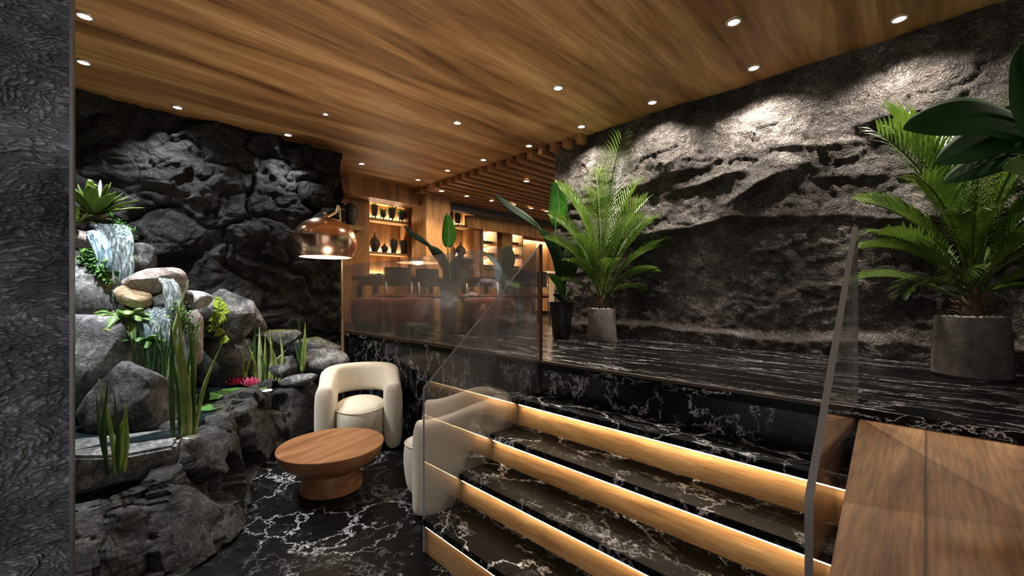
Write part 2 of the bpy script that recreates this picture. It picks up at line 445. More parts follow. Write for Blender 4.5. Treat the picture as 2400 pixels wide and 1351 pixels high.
M['padpale'] = m_leaf('lily_pad_pale', (0.7, 0.75, 0.68), (0.85, 0.88, 0.82), 0.1, 0.3, 5)
M['petal'] = m_leaf('lily_petal', (0.75, 0.05, 0.25), (0.95, 0.3, 0.5), 0.3, 0.4, 9)
M['petal_dark'] = m_leaf('lily_petal_dark', (0.35, 0.01, 0.05), (0.65, 0.04, 0.12), 0.2, 0.4, 9)
M['stamen'] = m_plain('lily_stamen', (0.9, 0.6, 0.1), 0.6)
M['white_leaf'] = m_leaf('white_spathe', (0.8, 0.82, 0.78), (0.9, 0.9, 0.88), 0.2)
M['pool'] = m_plain('pond_water', (0.012, 0.022, 0.026), 0.06, spec=0.6)
M['fall'] = m_water('falling_water', (9, 9, 0.8), (0.45, 0.75), (0.30, 0.35, 0.37), 0.12)
M['fall_thin'] = m_water('trickling_water', (9, 9, 0.9), (0.35, 0.7), (0.4, 0.45, 0.42), 0.15)
M['fall_reflect'] = m_water('falling_water_reflection', (5, 5, 1.2), (0.4, 0.8), (0.24, 0.40, 0.49), 0.5)  # blue reflection on the fall, put into the water colour
M['dark_fab'] = m_plain('dark_upholstery', (0.02, 0.019, 0.02), 0.7)
M['dark_top'] = m_plain('dark_tabletop', (0.025, 0.02, 0.018), 0.4)
M['cream_panel'] = m_plain('cream_panel', (0.5, 0.4, 0.28), 0.7, var=0.1)
M['white_top'] = m_plain('pale_countertop', (0.75, 0.7, 0.62), 0.3)
M['bottle'] = m_plain('bottle_glass', (0.012, 0.012, 0.010), 0.12, spec=0.6)
M['foil'] = m_plain('bottle_label', (0.8, 0.76, 0.7), 0.6)
M['candle'] = m_plain('candle_glow', (1, 0.8, 0.5), 0.5, emit=(1.0, 0.65, 0.3), estr=1.6)
M['trim'] = m_plain('metal_edge_trim', (0.16, 0.16, 0.17), 0.4, 1.0)
M['plaster'] = m_plain('dark_soffit', (0.05, 0.03, 0.02), 0.8)
# ------------------------------------------------------------------ heights and lines of the room
ZF, ZP, ZC = -1.47, -0.485, 1.92          # lower floor, upper floor, ceiling
XP, XW, YL = 2.28, 4.20, 5.62             # platform face, right wall, pond wall
def struct(name, bm, m, label=None, smooth=False, **k):
    return tag(obj(name, bm, m, smooth=smooth, **k), label, None, None, 'structure')

struct('floor', box(B(), -1.6, XP + 0.2, -1.6, YL + 0.3, ZF - 0.1, ZF), M['marble'], 'black white-veined marble floor of the lower lounge')
struct('floor_upper', box(B(), XP, 12.5, -1.6, 11, ZP - 0.06, ZP), M['marble_top'], 'black white-streaked marble floor of the raised level')
struct('wall_platform', box(B(), XP + 0.01, XP + 0.2, -1.6, YL + 0.3, ZF, ZP - 0.06), M['marble_face'], 'black marble front of the raised level')
struct('trim_1', box(B(), XP - 0.008, XP + 0.012, 0.22, 5.55, ZP - 0.014, ZP + 0.004, 0.002), M['edge_brown'], 'thin bronze strip along the edge of the raised level')
struct('ceiling', prism(B(), [(-1.2, -1.6), (4.45, -1.6), (4.45, 3.25), (4.10, 3.25), (4.10, 6.60), (-1.2, 6.60)], ZC, ZC + 0.08), M['ceil'], 'warm wood-grain ceiling with recessed downlights')

def ledge(z, z0, amp, up, dn):
    d = z - z0
    if d >= 0: return amp * math.exp(-d / up)
    return amp * max(0.0, 1 + d / dn)
def right_disp(y, z):
    w = 0.10 * fbm((y * 0.7, 3.3, z * 0.4), 3) + 0.05 * math.sin(y * 1.1)
    d = 0.06 * fbm((y * 0.9, 0.7, z * 1.3), 6, gain=0.55)
    m1 = 0.55 + 0.6 * fbm((y * 1.3, 9.1, 0.3), 3)
    m2 = 0.5 + 0.8 * fbm((y * 1.5, 19.1, 0.8), 3)
    m3 = 0.5 + 0.8 * fbm((y * 1.2, 29.1, 1.8), 3)
    d += ledge(z, 0.58 + w, 0.18 * max(m1, 0.25), 0.30, 0.07)
    d += ledge(z, 0.93 + w * 1.3, 0.06 * max(m2, 0.0), 0.14, 0.05)
    d += ledge(z, 1.18 + w * 0.8 - 0.05 * (y - 1), 0.06 * max(m3, 0.0), 0.18, 0.05)
    d += 0.20 * math.exp(-((y - 0.95) / 0.24) ** 2) * (ledge(z, 1.0 - 0.4 * (y - 0.9), 1.0, 0.25, 0.10))
    d += 0.10 * math.exp(-((y - 0.15) / 0.20) ** 2) * ledge(z, 1.32, 1.0, 0.16, 0.08)
    d += 0.08 * math.exp(-((y - 1.95) / 0.25) ** 2) * ledge(z, 1.35, 1.0, 0.25, 0.20)
    d += ledge(z, -0.36 + 0.04 * fbm((y * 2.1, 1.1, 4.4), 2), 0.10, 0.02, 0.5) * (1 if z < -0.3 else 0.4)
    # facet texture
    q = Vector((y * 5.5, 2.2, z * 7.5)); q += Vector((noise.noise(q * 0.7), 0, noise.noise(q * 0.7 + Vector((5, 5, 5))))) * 0.8
    c = noise.cell(q)
    d += 0.012 * c + 0.012 * noise.noise(Vector((y * 16, 0, z * 16)))
    return d
def left_disp(x, z):
    d = 0.10 * fbm((x * 0.8, 7.7, z * 0.8), 6, gain=0.52)
    q = Vector((x * 1.5, 4.0, z * 1.9)); q += Vector((fbm(q * 0.9, 3), 0, fbm(q * 0.9 + Vector((9, 9, 9)), 3))) * 0.6
    ds, pts = noise.voronoi(q)
    edge = ds[1] - ds[0]
    d += 0.09 * min(edge, 0.25) / 0.25 + 0.06 * noise.cell(pts[0] * 7.0)
    q2 = q * 2.3
    ds2, p2 = noise.voronoi(q2)
    d += 0.025 * min(ds2[1] - ds2[0], 0.2) / 0.2
    d += 0.012 * fbm((x * 9, 1, z * 9), 3)
    d += 0.05 * ledge(z, 0.25 + 0.2 * math.sin(x * 2.1), 1.0, 0.3, 0.05)
    return d
def wall_grid(u0, u1, nu, z0, z1, nz, fn, place):
    vs = []; fs = []
    for j in range(nz + 1):
        z = z0 + (z1 - z0) * j / nz
        for i in range(nu + 1):
            u = u0 + (u1 - u0) * i / nu
            vs.append(place(u, z, fn(u, z)))
    for j in range(nz):
        for i in range(nu):
            a = j * (nu + 1) + i
            fs.append((a, a + 1, a + nu + 2, a + nu + 1))
    return vs, fs
# right wall: rough skin on a solid backing
vs, fs = wall_grid(-1.6, 3.42, 330, ZP, ZC, 160, right_disp, lambda u, z, d: (XW - d, u, z))
tag(raw('wall_right', vs, fs, M['rock_right']), 'long rough brown-grey rock wall with spotlit ledges', None, None, 'structure')
struct('wall_right_core', box(B(), XW + 0.10, XW + 0.24, -1.6, 3.44, ZP, ZC), M['rock_right'], 'solid rock behind the long right wall')
vs, fs = wall_grid(-1.3, 2.36, 230, ZF, ZC, 210, left_disp, lambda u, z, d: (u, YL - d + 0.06, z))
tag(raw('wall_back', vs, fs, M['rock_left']), 'dark charcoal cracked rock wall behind the pond', None, None, 'structure')
struct('wall_back_core', box(B(), -1.3, 2.35, YL + 0.07, YL + 0.3, ZF, ZC), M['rock_left'], 'solid rock behind the pond wall')
struct('wall_front_added', box(B(), 0.6, XW + 0.24, -1.75, -1.6, ZF, ZC), M['rock_right'], 'unseen dark rock wall added behind the viewpoint to close off world light')  # added out of view to keep world light out of the glass reflections
# near stone column at the left edge
def col_disp(x, z):
    return 0.035 * fbm((x * 1.6, 3.0, z * 1.2), 6, gain=0.55) + 0.012 * fbm((x * 11, 5.0, z * 11), 3) + 0.03 * ledge(z, -0.55 + 0.2 * x, 1.0, 0.2, 0.1)
vs, fs = wall_grid(-0.95, -0.052, 90, ZF, ZC, 300, col_disp, lambda u, z, d: (u, 1.74 - d, z))
tag(raw('wall_left', vs, fs, M['rock_col']), 'near grey stone column at the left edge', None, None, 'structure')
struct('wall_left_core', box(B(), -0.95, -0.056, 1.76, 1.86, ZF, ZC), M['rock_col'], 'solid body of the near stone column')
struct('trim_2', box(B(), -0.057, -0.050, 1.69, 1.86, ZF, ZC), M['trim'], 'thin metal edge strip down the near stone column')
struct('wall_side', box(B(), -1.45, -1.3, 1.8, YL + 0.3, ZF, ZC), M['rock_left'], 'dark rock wall closing the pond at the left')

# ------------------------------------------------------------------ stairs
st = thing('staircase', 'marble stairs with glowing oak risers climbing to the raised level', 'stairs', (1.31, 1.1, ZF))
def loc(bm, t): bmesh.ops.translate(bm, verts=bm.verts, vec=-Vector(t.location)); return bm
SX = [1.316, 1.570, 1.822, 2.062, 2.285]      # riser lines, then the platform face
SZ = [-1.299, -1.120, -0.940, -0.755]        # undersides of the marble treads = tops of the oak risers
SY0, SY1 = 0.16, 1.998
TT = 0.035
zb = ZF
for i in range(4):
    obj('riser', loc(box(B(), SX[i], SX[i] + 0.03, SY0, SY1, zb, SZ[i]), st), M['riser'], st, False)
    obj('tread', loc(box(B(), SX[i] - 0.028, SX[i + 1] + (0.03 if i < 3 else -0.002), SY0, SY1, SZ[i], SZ[i] + TT, 0.004), st), M['marble_tread'], st, False)
    obj('end_panel', loc(box(B(), SX[i] + 0.03, SX[i+1] + (0.03 if i < 3 else -0.002), SY1 - 0.02, SY1, ZF, SZ[i]), st), M['marble_face'], st, False)
    s = obj('led_strip', loc(box(B(), SX[i] - 0.022, SX[i] - 0.014, SY0 + 0.03, SY1 - 0.02, SZ[i] - 0.006, SZ[i]), st), M['led'], st, False)
    zb = SZ[i] + TT
    # the strip's own light, washing down the riser
    l = bpy.data.lights.new('led_light', 'AREA'); l.shape = 'RECTANGLE'; l.size = SY1 - SY0 - 0.06; l.size_y = 0.006
    l.energy = [0.5, 2.2, 2.8, 3.6][i]; l.color = (1.0, 0.80, 0.52); l.spread = 2.0
    lo = bpy.data.objects.new('led_light', l); COL.objects.link(lo)
    lo.location = (SX[i] - 0.025, (SY0 + SY1) / 2, SZ[i] - 0.003)
    dr = Vector((1.0, 0, -0.85))
    lo.rotation_euler = Matrix((Vector((0, 1, 0)), (-dr.normalized()).cross(Vector((0, 1, 0))), -dr.normalized())).transposed().to_euler()

# wood landing in front of the camera, at the right
dk = thing('wooden_landing', 'broad brown wood plank landing at the lower right corner', 'landing', (1.2, 0.0, ZF))
dpoly = [(0.30, 0.092), (XP - 0.004, 0.2), (XP - 0.004, -1.59), (0.30, -1.59)]
obj('plank_top', loc(prism(B(), dpoly, -0.565, -0.525, 0.004), dk), M['deck'], dk, False)
obj('support', loc(prism(B(), [(0.36, 0.07), (XP - 0.006, 0.155), (XP - 0.006, -1.59), (0.36, -1.59)], ZF, -0.566), dk), M['deck'], dk, False)

# ------------------------------------------------------------------ glass balustrades
def stair_glass(label, y0, y1, topz, xa=1.303):
    t = thing('glass_balustrade', label, 'balustrade', (xa, (y0 + y1) / 2, ZF))
    prof = [(xa, ZF + 0.01), (xa, -0.53), (2.30, topz), (2.30, -0.52), (2.26, -0.54), (2.26, ZF + 0.01)]
    bm = B()
    A = [bm.verts.new((p[0], y0, p[1])) for p in prof]; C = [bm.verts.new((p[0], y1, p[1])) for p in prof]
    bm.faces.new(A); bm.faces.new(C[::-1])
    obj('glass_pane', loc(bm, t), M['glass'], t, False)
    bm = B()
    for i in (0, 1, 2):
        j = i + 1
        v = [bm.verts.new((prof[i][0], y0, prof[i][1])), bm.verts.new((prof[j][0], y0, prof[j][1])), bm.verts.new((prof[j][0], y1, prof[j][1])), bm.verts.new((prof[i][0], y1, prof[i][1]))]
        bm.faces.new(v)
    obj('polished_edge', loc(bm, t), M['glass_edge'], t, False)
    return t
stair_glass('smoked glass stair guard on the left, before the curved cream chair', 2.0, 2.018, 0.36)
stair_glass('glass stair guard seen nearly edge-on beside the wooden landing', 0.205, 0.224, 0.29)
g = thing('glass_balustrade', 'long smoked glass guard along the edge of the raised level', 'balustrade', (XP, 3.7, ZP))
obj('glass_pane', loc(box(B(), XP - 0.006, XP + 0.006, 2.03, 5.50, ZP + 0.02, 0.375), g), M['glass_dark'], g, False)
obj('base_channel', loc(box(B(), XP - 0.014, XP + 0.014, 2.03, 5.50, ZP + 0.005, ZP + 0.018, 0.002), g), M['edge_brown'], g, False)
obj('end_post', loc(box(B(), XP - 0.012, XP + 0.012, 1.975, 1.992, ZP + 0.001, 0.365, 0.003), g), M['bronze'], g, False)

# ------------------------------------------------------------------ downlights
DL = [(-0.066, 4.094, 'recessed ceiling downlight nearest the stone column at upper left', 330, COOL, 0),
 (-0.085, 4.917, 'recessed ceiling downlight over the waterfall corner', 300, COOL, 0),
 (0.575, 5.42, 'recessed ceiling downlight at the left of the pond wall', 95, COOL, 0),
 (1.613, 5.42, 'recessed ceiling downlight at the right of the pond wall', 75, COOL, 0),
 (2.729, 5.85, 'recessed ceiling downlight just right of the dark rock wall corner', 60, WARM, 0),
 (3.785, 6.006, 'recessed ceiling downlight nearest the wood column by the slats', 60, WARM, 0),
 (3.821, 5.23, 'second downlight from the column along the slat ends', 50, WARM, 0),
 (3.88, 4.455, 'third downlight from the column along the slat ends', 50, WARM, 0),
 (3.93, 3.62, 'last downlight along the slat ends before the right rock wall', 50, WARM, 0),
 (2.837, 3.699, 'recessed ceiling downlight alone mid ceiling above the far guard', 60, HALO, 0),
 (3.018, 2.413, 'recessed ceiling downlight alone mid ceiling above the stairs', 130, HALO, 0),
 (3.90, 2.78, 'downlight above the cream-pot palm, first along the right wall', 170, HALO, 1),
 (3.91, 1.93, 'second downlight along the right rock wall from the far end', 160, HALO, 1),
 (3.92, 1.03, 'third downlight along the right wall above the brightest rock', 200, HALO, 1),
 (3.161, 0.955, 'recessed ceiling downlight alone at the upper right', 40, HALO, 0),
 (3.94, 0.131, 'largest and nearest downlight by the upper right rock wall', 150, HALO, 1)]
def downlight(x, y, z, label, power, color, rad=0.045, group='recessed ceiling downlights', cone=1.75):
    t = thing('downlight', label, 'downlight', (x, y, z), 0, group)
    obj('trim_ring', lathe(B(), [(rad * 1.25, 0.002), (rad * 1.25, -0.008), (rad * 0.85, -0.012), (rad * 0.8, 0.002)], 20, capb=False, capt=False), M['ring'], t)
    obj('lens', lathe(B(), [(rad * 0.82, 0.002), (rad * 0.82, -0.007), (0, -0.0075)], 20, capb=True), M['lens'], t)
    if power:
        s = spot('downlight_beam', (0, 0, -0.03), (0, 0, -1), power, color, cone, 0.75, 0.025, t)
    return t
for x, y, lb, p, c, w in DL: downlight(x, y, ZC, lb, p, c, cone=2.2 if w else 1.75)
downlight(3.9, -0.75, ZC, 'added unseen downlight over the large-leaved plant, outside the right edge', 100, HALO)  # extra lamp out of view, added to light the big leaves

# ------------------------------------------------------------------ slatted ceiling over the dining room
sl = thing('slat_ceiling', 'lowered ceiling of long wood slats over the dining room', 'slat ceiling', (6.4, 5.2, 1.82)); sl['kind'] = 'structure'
for k in range(19):
    y = 6.50 - k * 0.2
    x0 = 4.06
    obj('slat', loc(box(B(), x0, 9.2, y, y + 0.085, 1.815, 1.925, 0.003), sl), M['slat_wood'], sl, False)
struct('ceiling_rear', box(B(), 4.105, 12.4, 2.7, 9.9, 1.99, 2.05), M['plaster'], 'dark ceiling above the wood slats')
struct('ceiling_rear_end', box(B(), 4.10, 4.13, 3.26, 6.6, 1.93, 1.99), M['plaster'], 'dark edge between ceilings')
RL = [(4.246, 5.986, 'slat ceiling downlight nearest the wood column'), (4.793, 5.969, 'second slat downlight from the wood column'), (5.369, 5.928, 'third slat downlight from the wood column'),
      (5.913, 5.864, 'fourth slat downlight from the wood column, by the dark leaf'), (6.435, 5.864, 'fifth slat downlight from the wood column, above the bar'), (6.901, 5.837, 'farthest slat downlight beside the upright banana leaf'), (4.839, 4.512, 'slat downlight alone nearer the right rock wall')]
for x, y, lb in RL: downlight(x, y, 1.813, lb, 60, WARM, 0.05, 'slat ceiling downlights')

# ------------------------------------------------------------------ rear dining room shell
YB = 6.95
nx0, nx1, nz0, nz1 = 3.39, 4.16, 0.36, 1.66
bm = B()
box(bm, 2.2, nx0, YB, YB + 0.35, ZP, ZC); box(bm, nx1, 4.75, YB, YB + 0.35, ZP, ZC)
box(bm, nx0, nx1, YB, YB + 0.35, nz1, ZC); box(bm, nx0, nx1, YB, YB + 0.35, ZP, nz0); box(bm, nx0, nx1, YB + 0.28, YB + 0.36, nz0, nz1)
struct('wall_rear', bm, M['rear_wood'], 'wood panelled rear wall with a lit shelf niche')
struct('trim_3', box(B(), 2.2, 4.22, 6.57, YB, 1.625, ZC), M['rear_wood'], 'deep wood soffit above the lit shelf niche')
struct('pillar', box(B(), 4.20, 4.74, 6.40, 6.90, ZP, 1.86, 0.004), M['col_wood'], 'square wood pillar beside the lit shelf niche')
struct('beam', box(B(), 4.72, 9.4, 6.58, 6.72, 1.66, 1.90), M['beam_dark'], 'dark beam under the far end of the slats')
# second bay behind the pillar
bm = B()
box(bm, 4.7, 5.45, 7.25, 7.5, ZP, 1.95); box(bm, 5.45, 5.86, 7.45, 7.55, ZP, 1.95)
struct('wall_rear_2', bm, M['rear_wood'], 'wood panelled second bay with shelves behind the pillar')
struct('pillar_2', box(B(), 5.86, 6.04, 7.06, 7.56, ZP, 1.95, 0.004), M['rear_wood'], 'wood pier left of the wine rack')
struct('pillar_3', box(B(), 7.02, 7.30, 7.36, 7.75, ZP, 1.95, 0.004), M['col_wood'], 'wood pillar between the two wine racks')
struct('beam_2', box(B(), 5.6, 9.8, 6.95, 7.05, 1.44, 1.70), M['col_wood'], 'pale wood header above the wine racks')
struct('wall_far', box(B(), 6.3, 12.0, 8.25, 8.4, ZP, 1.99), M['rear_wood'], 'glowing orange wood wall behind the bar')
struct('wall_far_2', box(B(), 10.2, 10.35, 3.6, 8.4, ZP, 1.99), M['rear_wood'], 'orange wood wall at the far end of the bar')
struct('wall_rear_side', box(B(), 2.05, 2.2, YL + 0.31, 7.3, ZP, ZC), M['rear_wood'], 'wood wall end behind the dark rock wall')

# lit shelves in the niche
def shelf(name, x0, x1, y0, y1, z, label, th=0.04, lit=True):
    t = thing(name, label, 'shelf', ((x0 + x1) / 2, (y0 + y1) / 2, z - th))
    obj('board', loc(box(B(), x0, x1, y0, y1, z - th, z, 0.003), t), M['riser'], t, False)
    if lit:
        obj('led_strip', loc(box(B(), x0 + 0.02, x1 - 0.02, y1 - 0.03, y1 - 0.015, z, z + 0.012), t), M['led'], t, False)
    return t
shelf('niche_shelf', nx0, nx1, YB + 0.005, YB + 0.278, 1.365, 'upper lit shelf of the wood niche under the small planters')
shelf('niche_shelf', nx0, nx1, YB + 0.005, YB + 0.278, 0.762, 'lower lit shelf of the wood niche under the charcoal vases')
shelf('wall_shelf', 2.5, 3.16, 6.62, YB - 0.002, 1.13, 'short wood wall shelf behind the copper lamp', 0.07, False)
shelf('niche_shelf', 5.46, 5.855, 7.08, 7.445, 1.50, 'upper shelf of the second bay behind the pillar')
shelf('niche_shelf', 5.46, 5.855, 7.08, 7.445, 0.815, 'lower shelf of the second bay behind the pillar')
def light_bar(loc_, size, power, target, color=(1.0, 0.80, 0.54)): return area('shelf_glow', loc_, target, size, power, color)
for z, p in ((0.79, 16), (1.39, 16), (0.38, 12)): light_bar((3.78, YB + 0.26, z), (0.7, 0.03), p, (3.78, YB + 0.16, z + 1))
light_bar((5.65, 7.42, 0.84), (0.35, 0.03), 10, (5.65, 7.3, 1.8)); light_bar((5.65, 7.42, 1.52), (0.35, 0.03), 9, (5.65, 7.3, 2.4))
light_bar((8.8, 8.18, 1.6), (2.6, 0.06), 60, (8.8, 8.1, 0.0)); light_bar((10.1, 6.4, 1.7), (2.2, 0.06), 40, (10.05, 6.4, 0.0))
# ------------------------------------------------------------------ armchairs
def chair_band():
    R, w = 0.325, 0.19
    path = []
    for k in range(9): path.append((-R, -0.30 + 0.36 * k / 8))
    for k in range(1, 24):
        a = PI - PI * k / 24
        path.append((R * math.cos(a), 0.06 + R * 0.98 * math.sin(a)))
    for k in range(9): path.append((R, 0.06 - 0.36 * k / 8))
    path = [Vector((x, y, 0)) for x, y in path]
    n = len(path); NS = 20
    secs = []
    def sm(e0, e1, v):
        t = max(0, min(1, (v - e0) / (e1 - e0))); return t * t * (3 - 2 * t)
    def section(c, nrm, wid, z0, z1):
        out = []
        for k in range(NS):
            th = 2 * PI * k / NS
            cx, sx = math.cos(th), math.sin(th)
            e = 0.62
            u = math.copysign(abs(cx) ** e, cx) * wid / 2; v = math.copysign(abs(sx) ** 0.42, sx) * (z1 - z0) / 2
            out.append(c + nrm * u + UP * ((z0 + z1) / 2 + v))
        return out
    info = []
    for i, p in enumerate(path):
        t = (path[min(i + 1, n - 1)] - path[max(i - 1, 0)]).normalized()
        nrm = Vector((t.y, -t.x, 0))
        top = 0.63 + 0.105 * sm(-0.28, 0.26, p.y)
        bot = 0.44 * sm(-0.06, 0.10, p.y)
        info.append((p, t, nrm, top, bot))
    p, t, nrm, top, bot = info[0]
    for k in (0.0, 0.35, 0.7, 0.92):
        c = math.sqrt(max(0, 1 - (1 - k) ** 2)) if k < 1 else 1
        secs.append(section(p - t * (0.075 * (1 - k)), nrm, w * max(0.18, c), bot + 0.02 * (1 - c), top - 0.10 * (1 - c) ** 1.5))
    for p, t, nrm, top, bot in info: secs.append(section(p, nrm, w, bot, top))
    p, t, nrm, top, bot = info[-1]
    for k in (0.92, 0.7, 0.35, 0.0):
        c = math.sqrt(max(0, 1 - (1 - k) ** 2))
        secs.append(section(p + t * (0.075 * (1 - k)), nrm, w * max(0.18, c), bot + 0.02 * (1 - c), top - 0.10 * (1 - c) ** 1.5))
    bm = B()
    rows = [[bm.verts.new(q) for q in s] for s in secs]
    for A, C in zip(rows, rows[1:]):
        for k in range(NS): bm.faces.new([A[k], A[(k+1) % NS], C[(k+1) % NS], C[k]])
    bm.faces.new(rows[0]); bm.faces.new(rows[-1][::-1])
    return bm
def chair(label, loc_, rz, sc_=0.93):
    t = thing('curved_armchair', label, 'armchair', loc_, rz, 'cream armchairs round the coffee table'); t.scale = (sc_, sc_, 1.0)
    obj('curved_backrest', chair_band(), M['fabric'], t, True, sub=1)
    prof = [(0.0, 0.03), (0.80, 0.03), (0.90, 0.06), (0.97, 0.16), (1.0, 0.27), (0.99, 0.345), (0.955, 0.395), (0.86, 0.425), (0.6, 0.44), (0.3, 0.447), (0, 0.45)]
    obj('seat', lathe(B(), [(r * 0.26, z) for r, z in prof], 40, (0, -0.12, 0), 1.0, 1.45), M['fabric'], t, True, sub=1)
    pts = [Vector((0.2505 * math.cos(2*PI*k/48), -0.12 + 0.2505 * 1.45 * math.sin(2*PI*k/48), 0.393)) for k in range(49)]
    obj('piping', tube(B(), pts, 0.005, 6), M['fabric'], t)
    return t
chair('cream curved armchair facing the camera beside the brass lamp pole', (1.86, 4.00, ZF), -0.47, 0.93)
chair('cream curved armchair seen from behind through the stair glass', (1.885, 2.43, ZF), -2.26, 0.82)

# ------------------------------------------------------------------ coffee table
ct = thing('coffee_table', 'round walnut coffee table on a flared pedestal before the cream armchairs', 'table', (1.262, 3.205, ZF), 0.3)
obj('pedestal', lathe(B(), [(0.205, 0.0), (0.222, 0.006), (0.222, 0.02), (0.205, 0.09), (0.19, 0.135), (0.20, 0.16)], 48), M['table'], ct, angle=0.6)
obj('tabletop', lathe(B(), [(0.195, 0.155), (0.27, 0.18), (0.33, 0.22), (0.365, 0.27), (0.378, 0.315), (0.380, 0.326), (0.377, 0.330), (0.0, 0.330)], 72), M['table'], ct, angle=0.5)

# ------------------------------------------------------------------ copper arc lamp
lp = at(804, 700, f=4.86); shc = at(763, 560, f=4.42)
lm = thing('arc_floor_lamp', 'copper dome floor lamp on a slim brass pole behind the armchair', 'floor lamp', (lp.x, lp.y, ZF))
rel = lambda v: Vector(v) - lm.location
top = rel((shc.x, shc.y, 0.80))
pt = Vector((-0.012, 0.0, 1.95))
obj('base', lathe(B(), [(0.15, 0), (0.155, 0.008), (0.15, 0.02), (0.03, 0.026), (0.018, 0.05), (0, 0.05)], 40), M['brass'], lm, angle=0.6)
obj('lower_sleeve', tube(B(), [(0, 0, 0.02), (-0.004, 0, 1.16)], 0.023, 16), M['brass'], lm, angle=0.6)
obj('pole', tube(B(), [(-0.004, 0, 1.15), pt], 0.013, 16), M['brass'], lm, angle=0.6)
apex = rel((shc.x * 0.42 + lp.x * 0.58, shc.y * 0.42 + lp.y * 0.58, 0.93))
arc = catmull([pt, pt * 0.8 + top * 0.2 + UP * 0.44, apex, top * 0.86 + pt * 0.14 + UP * 0.085, top + UP * 0.05], 8)
obj('arm', tube(B(), [pt - UP * 0.03] + arc, 0.013, 12), M['brass'], lm)
shade_o = rel((shc.x, shc.y, 0))
prof = []
H0, RS = 0.395, 0.315
for k in range(0, 25):
    a = -0.62 + (PI / 2 + 0.62) * k / 24
    prof.append((RS * math.cos(a), 0.575 + 0.245 * math.sin(a) * (1.0 if a > 0 else 1.27)))
prof = [(r, z) for r, z in prof]
outer = prof[:-1] + [(0.03, prof[-1][1])]
inner = [(r - 0.006, z - (0.004 if r < 0.2 else 0)) for r, z in outer][::-1]
sh = obj('lamp_shade', lathe(B(), outer, 56, (shade_o.x, shade_o.y, -ZF), capb=False, capt=True), M['copper'], lm)
obj('shade_liner', lathe(B(), [outer[0]] + inner[::-1], 56, (shade_o.x, shade_o.y, -ZF), capb=False, capt=True), M['liner'], lm)
obj('finial', lathe(B(), [(0.035, prof[-1][1] - 0.004), (0.032, prof[-1][1] + 0.012), (0.02, prof[-1][1] + 0.03), (0.014, prof[-1][1] + 0.05), (0, prof[-1][1] + 0.05)], 24, (shade_o.x, shade_o.y, -ZF)), M['brass'], lm)
bm = B(); bmesh.ops.create_uvsphere(bm, u_segments=20, v_segments=12, radius=0.055); bmesh.ops.translate(bm, verts=bm.verts, vec=shade_o + Vector((0, 0, 0.50 - ZF)))
obj('bulb', bm, M['bulb'], lm)
pl = bpy.data.lights.new('lamp_light', 'POINT'); pl.energy = 9; pl.color = (1.0, 0.8, 0.55); pl.shadow_soft_size = 0.06
plo = bpy.data.objects.new('lamp_light', pl); COL.objects.link(plo); plo.location = (shc.x, shc.y, 0.43)

# ------------------------------------------------------------------ pond basin
def rim():
    # plan of the rim's middle line and its top height, outer foot offset
    pts = [(2.0, 5.20, -0.89), (1.76, 5.06, -0.90), (1.50, 4.88, -0.91), (1.24, 4.70, -0.92), (0.98, 4.46, -0.925), (0.80, 4.20, -0.925), (0.66, 3.90, -0.94), (0.50, 3.60, -0.99), (0.38, 3.40, -1.06), (0.18, 3.22, -1.11), (-0.12, 3.14, -1.12), (-0.5, 3.12, -1.11), (-1.0, 3.10, -1.09)]
    cl = catmull([Vector(p) for p in pts], 18)
    n = len(cl); vs = []; fs = []
    prof = [(0.30, 0.0), (0.27, 0.25), (0.24, 0.5), (0.21, 0.72), (0.18, 0.86), (0.12, 0.96), (0.02, 1.0), (-0.10, 1.0), (-0.18, 0.93), (-0.21, 0.8), (-0.22, 0.5), (-0.24, 0.3)]
    # denser profile
    dp = []
    for (o0, h0), (o1, h1) in zip(prof, prof[1:]):
        for k in range(7): dp.append((o0 + (o1 - o0) * k / 5, h0 + (h1 - h0) * k / 5))
    dp.append(prof[-1])
    for i, c in enumerate(cl):
        t = cl[min(i+1, n-1)] - cl[max(i-1, 0)]; t.z = 0; t.normalize()
        out = Vector((t.y, -t.x, 0))
        if out.dot(Vector((1, -1, 0))) < 0: out = -out
        flare = 0.02 + 0.24 * max(0, min(1, (i / n - 0.55) / 0.2))
        nar = 0.75
        for o, h in dp:
            z = ZF + (c.z - ZF) * h
            p = Vector((c.x, c.y, z)) + out * (o * nar + (flare * (1 - h) if o > 0 else 0))
            q = Vector((p.x * 3.0, p.y * 3.0, p.z * 1.7))
            ds, pp = noise.voronoi(q + Vector((fbm(q, 3), fbm(q + Vector((4, 4, 4)), 3), 0)) * 0.5)
            cn = Vector((noise.cell(pp[0] * 5), noise.cell(pp[0] * 5 + Vector((7, 7, 7))), noise.cell(pp[0] * 5 + Vector((3, 9, 1)))))
            d = 0.05 * fbm(p * 2.6, 6, gain=0.6) + 0.04 * (min(ds[1] - ds[0], 0.12) / 0.12 - 0.6) + 0.09 * noise.cell(pp[0] * 5) + 0.16 * (q - pp[0]).dot(cn)
            if 0.03 < h < 0.999: p = p + out * min(d, 0.05) * (1 if o > 0 else -0.4) + UP * 0.3 * d * h
            elif h >= 0.999: p = p + UP * 0.3 * d
            vs.append(p)
    m = len(dp)
    for i in range(n - 1):
        for j in range(m - 1):
            a = i * m + j
            fs.append((a, a + 1, a + m + 1, a + m))
    return vs, fs
vs, fs = rim()
tag(raw('pond_rim', vs, fs, M['rim'], angle=0.7), 'dark rugged rock rim holding the pond above the marble floor', 'rock rim')
wpoly = [(-1.29, 3.60), (-0.4, 3.60), (0.20, 3.58), (0.38, 3.56), (0.62, 3.94), (0.77, 4.24), (0.95, 4.50), (1.22, 4.74), (1.48, 4.92), (1.74, 5.10), (1.98, 5.22), (2.0, 5.66), (-1.29, 5.66)]
WZ = -0.945
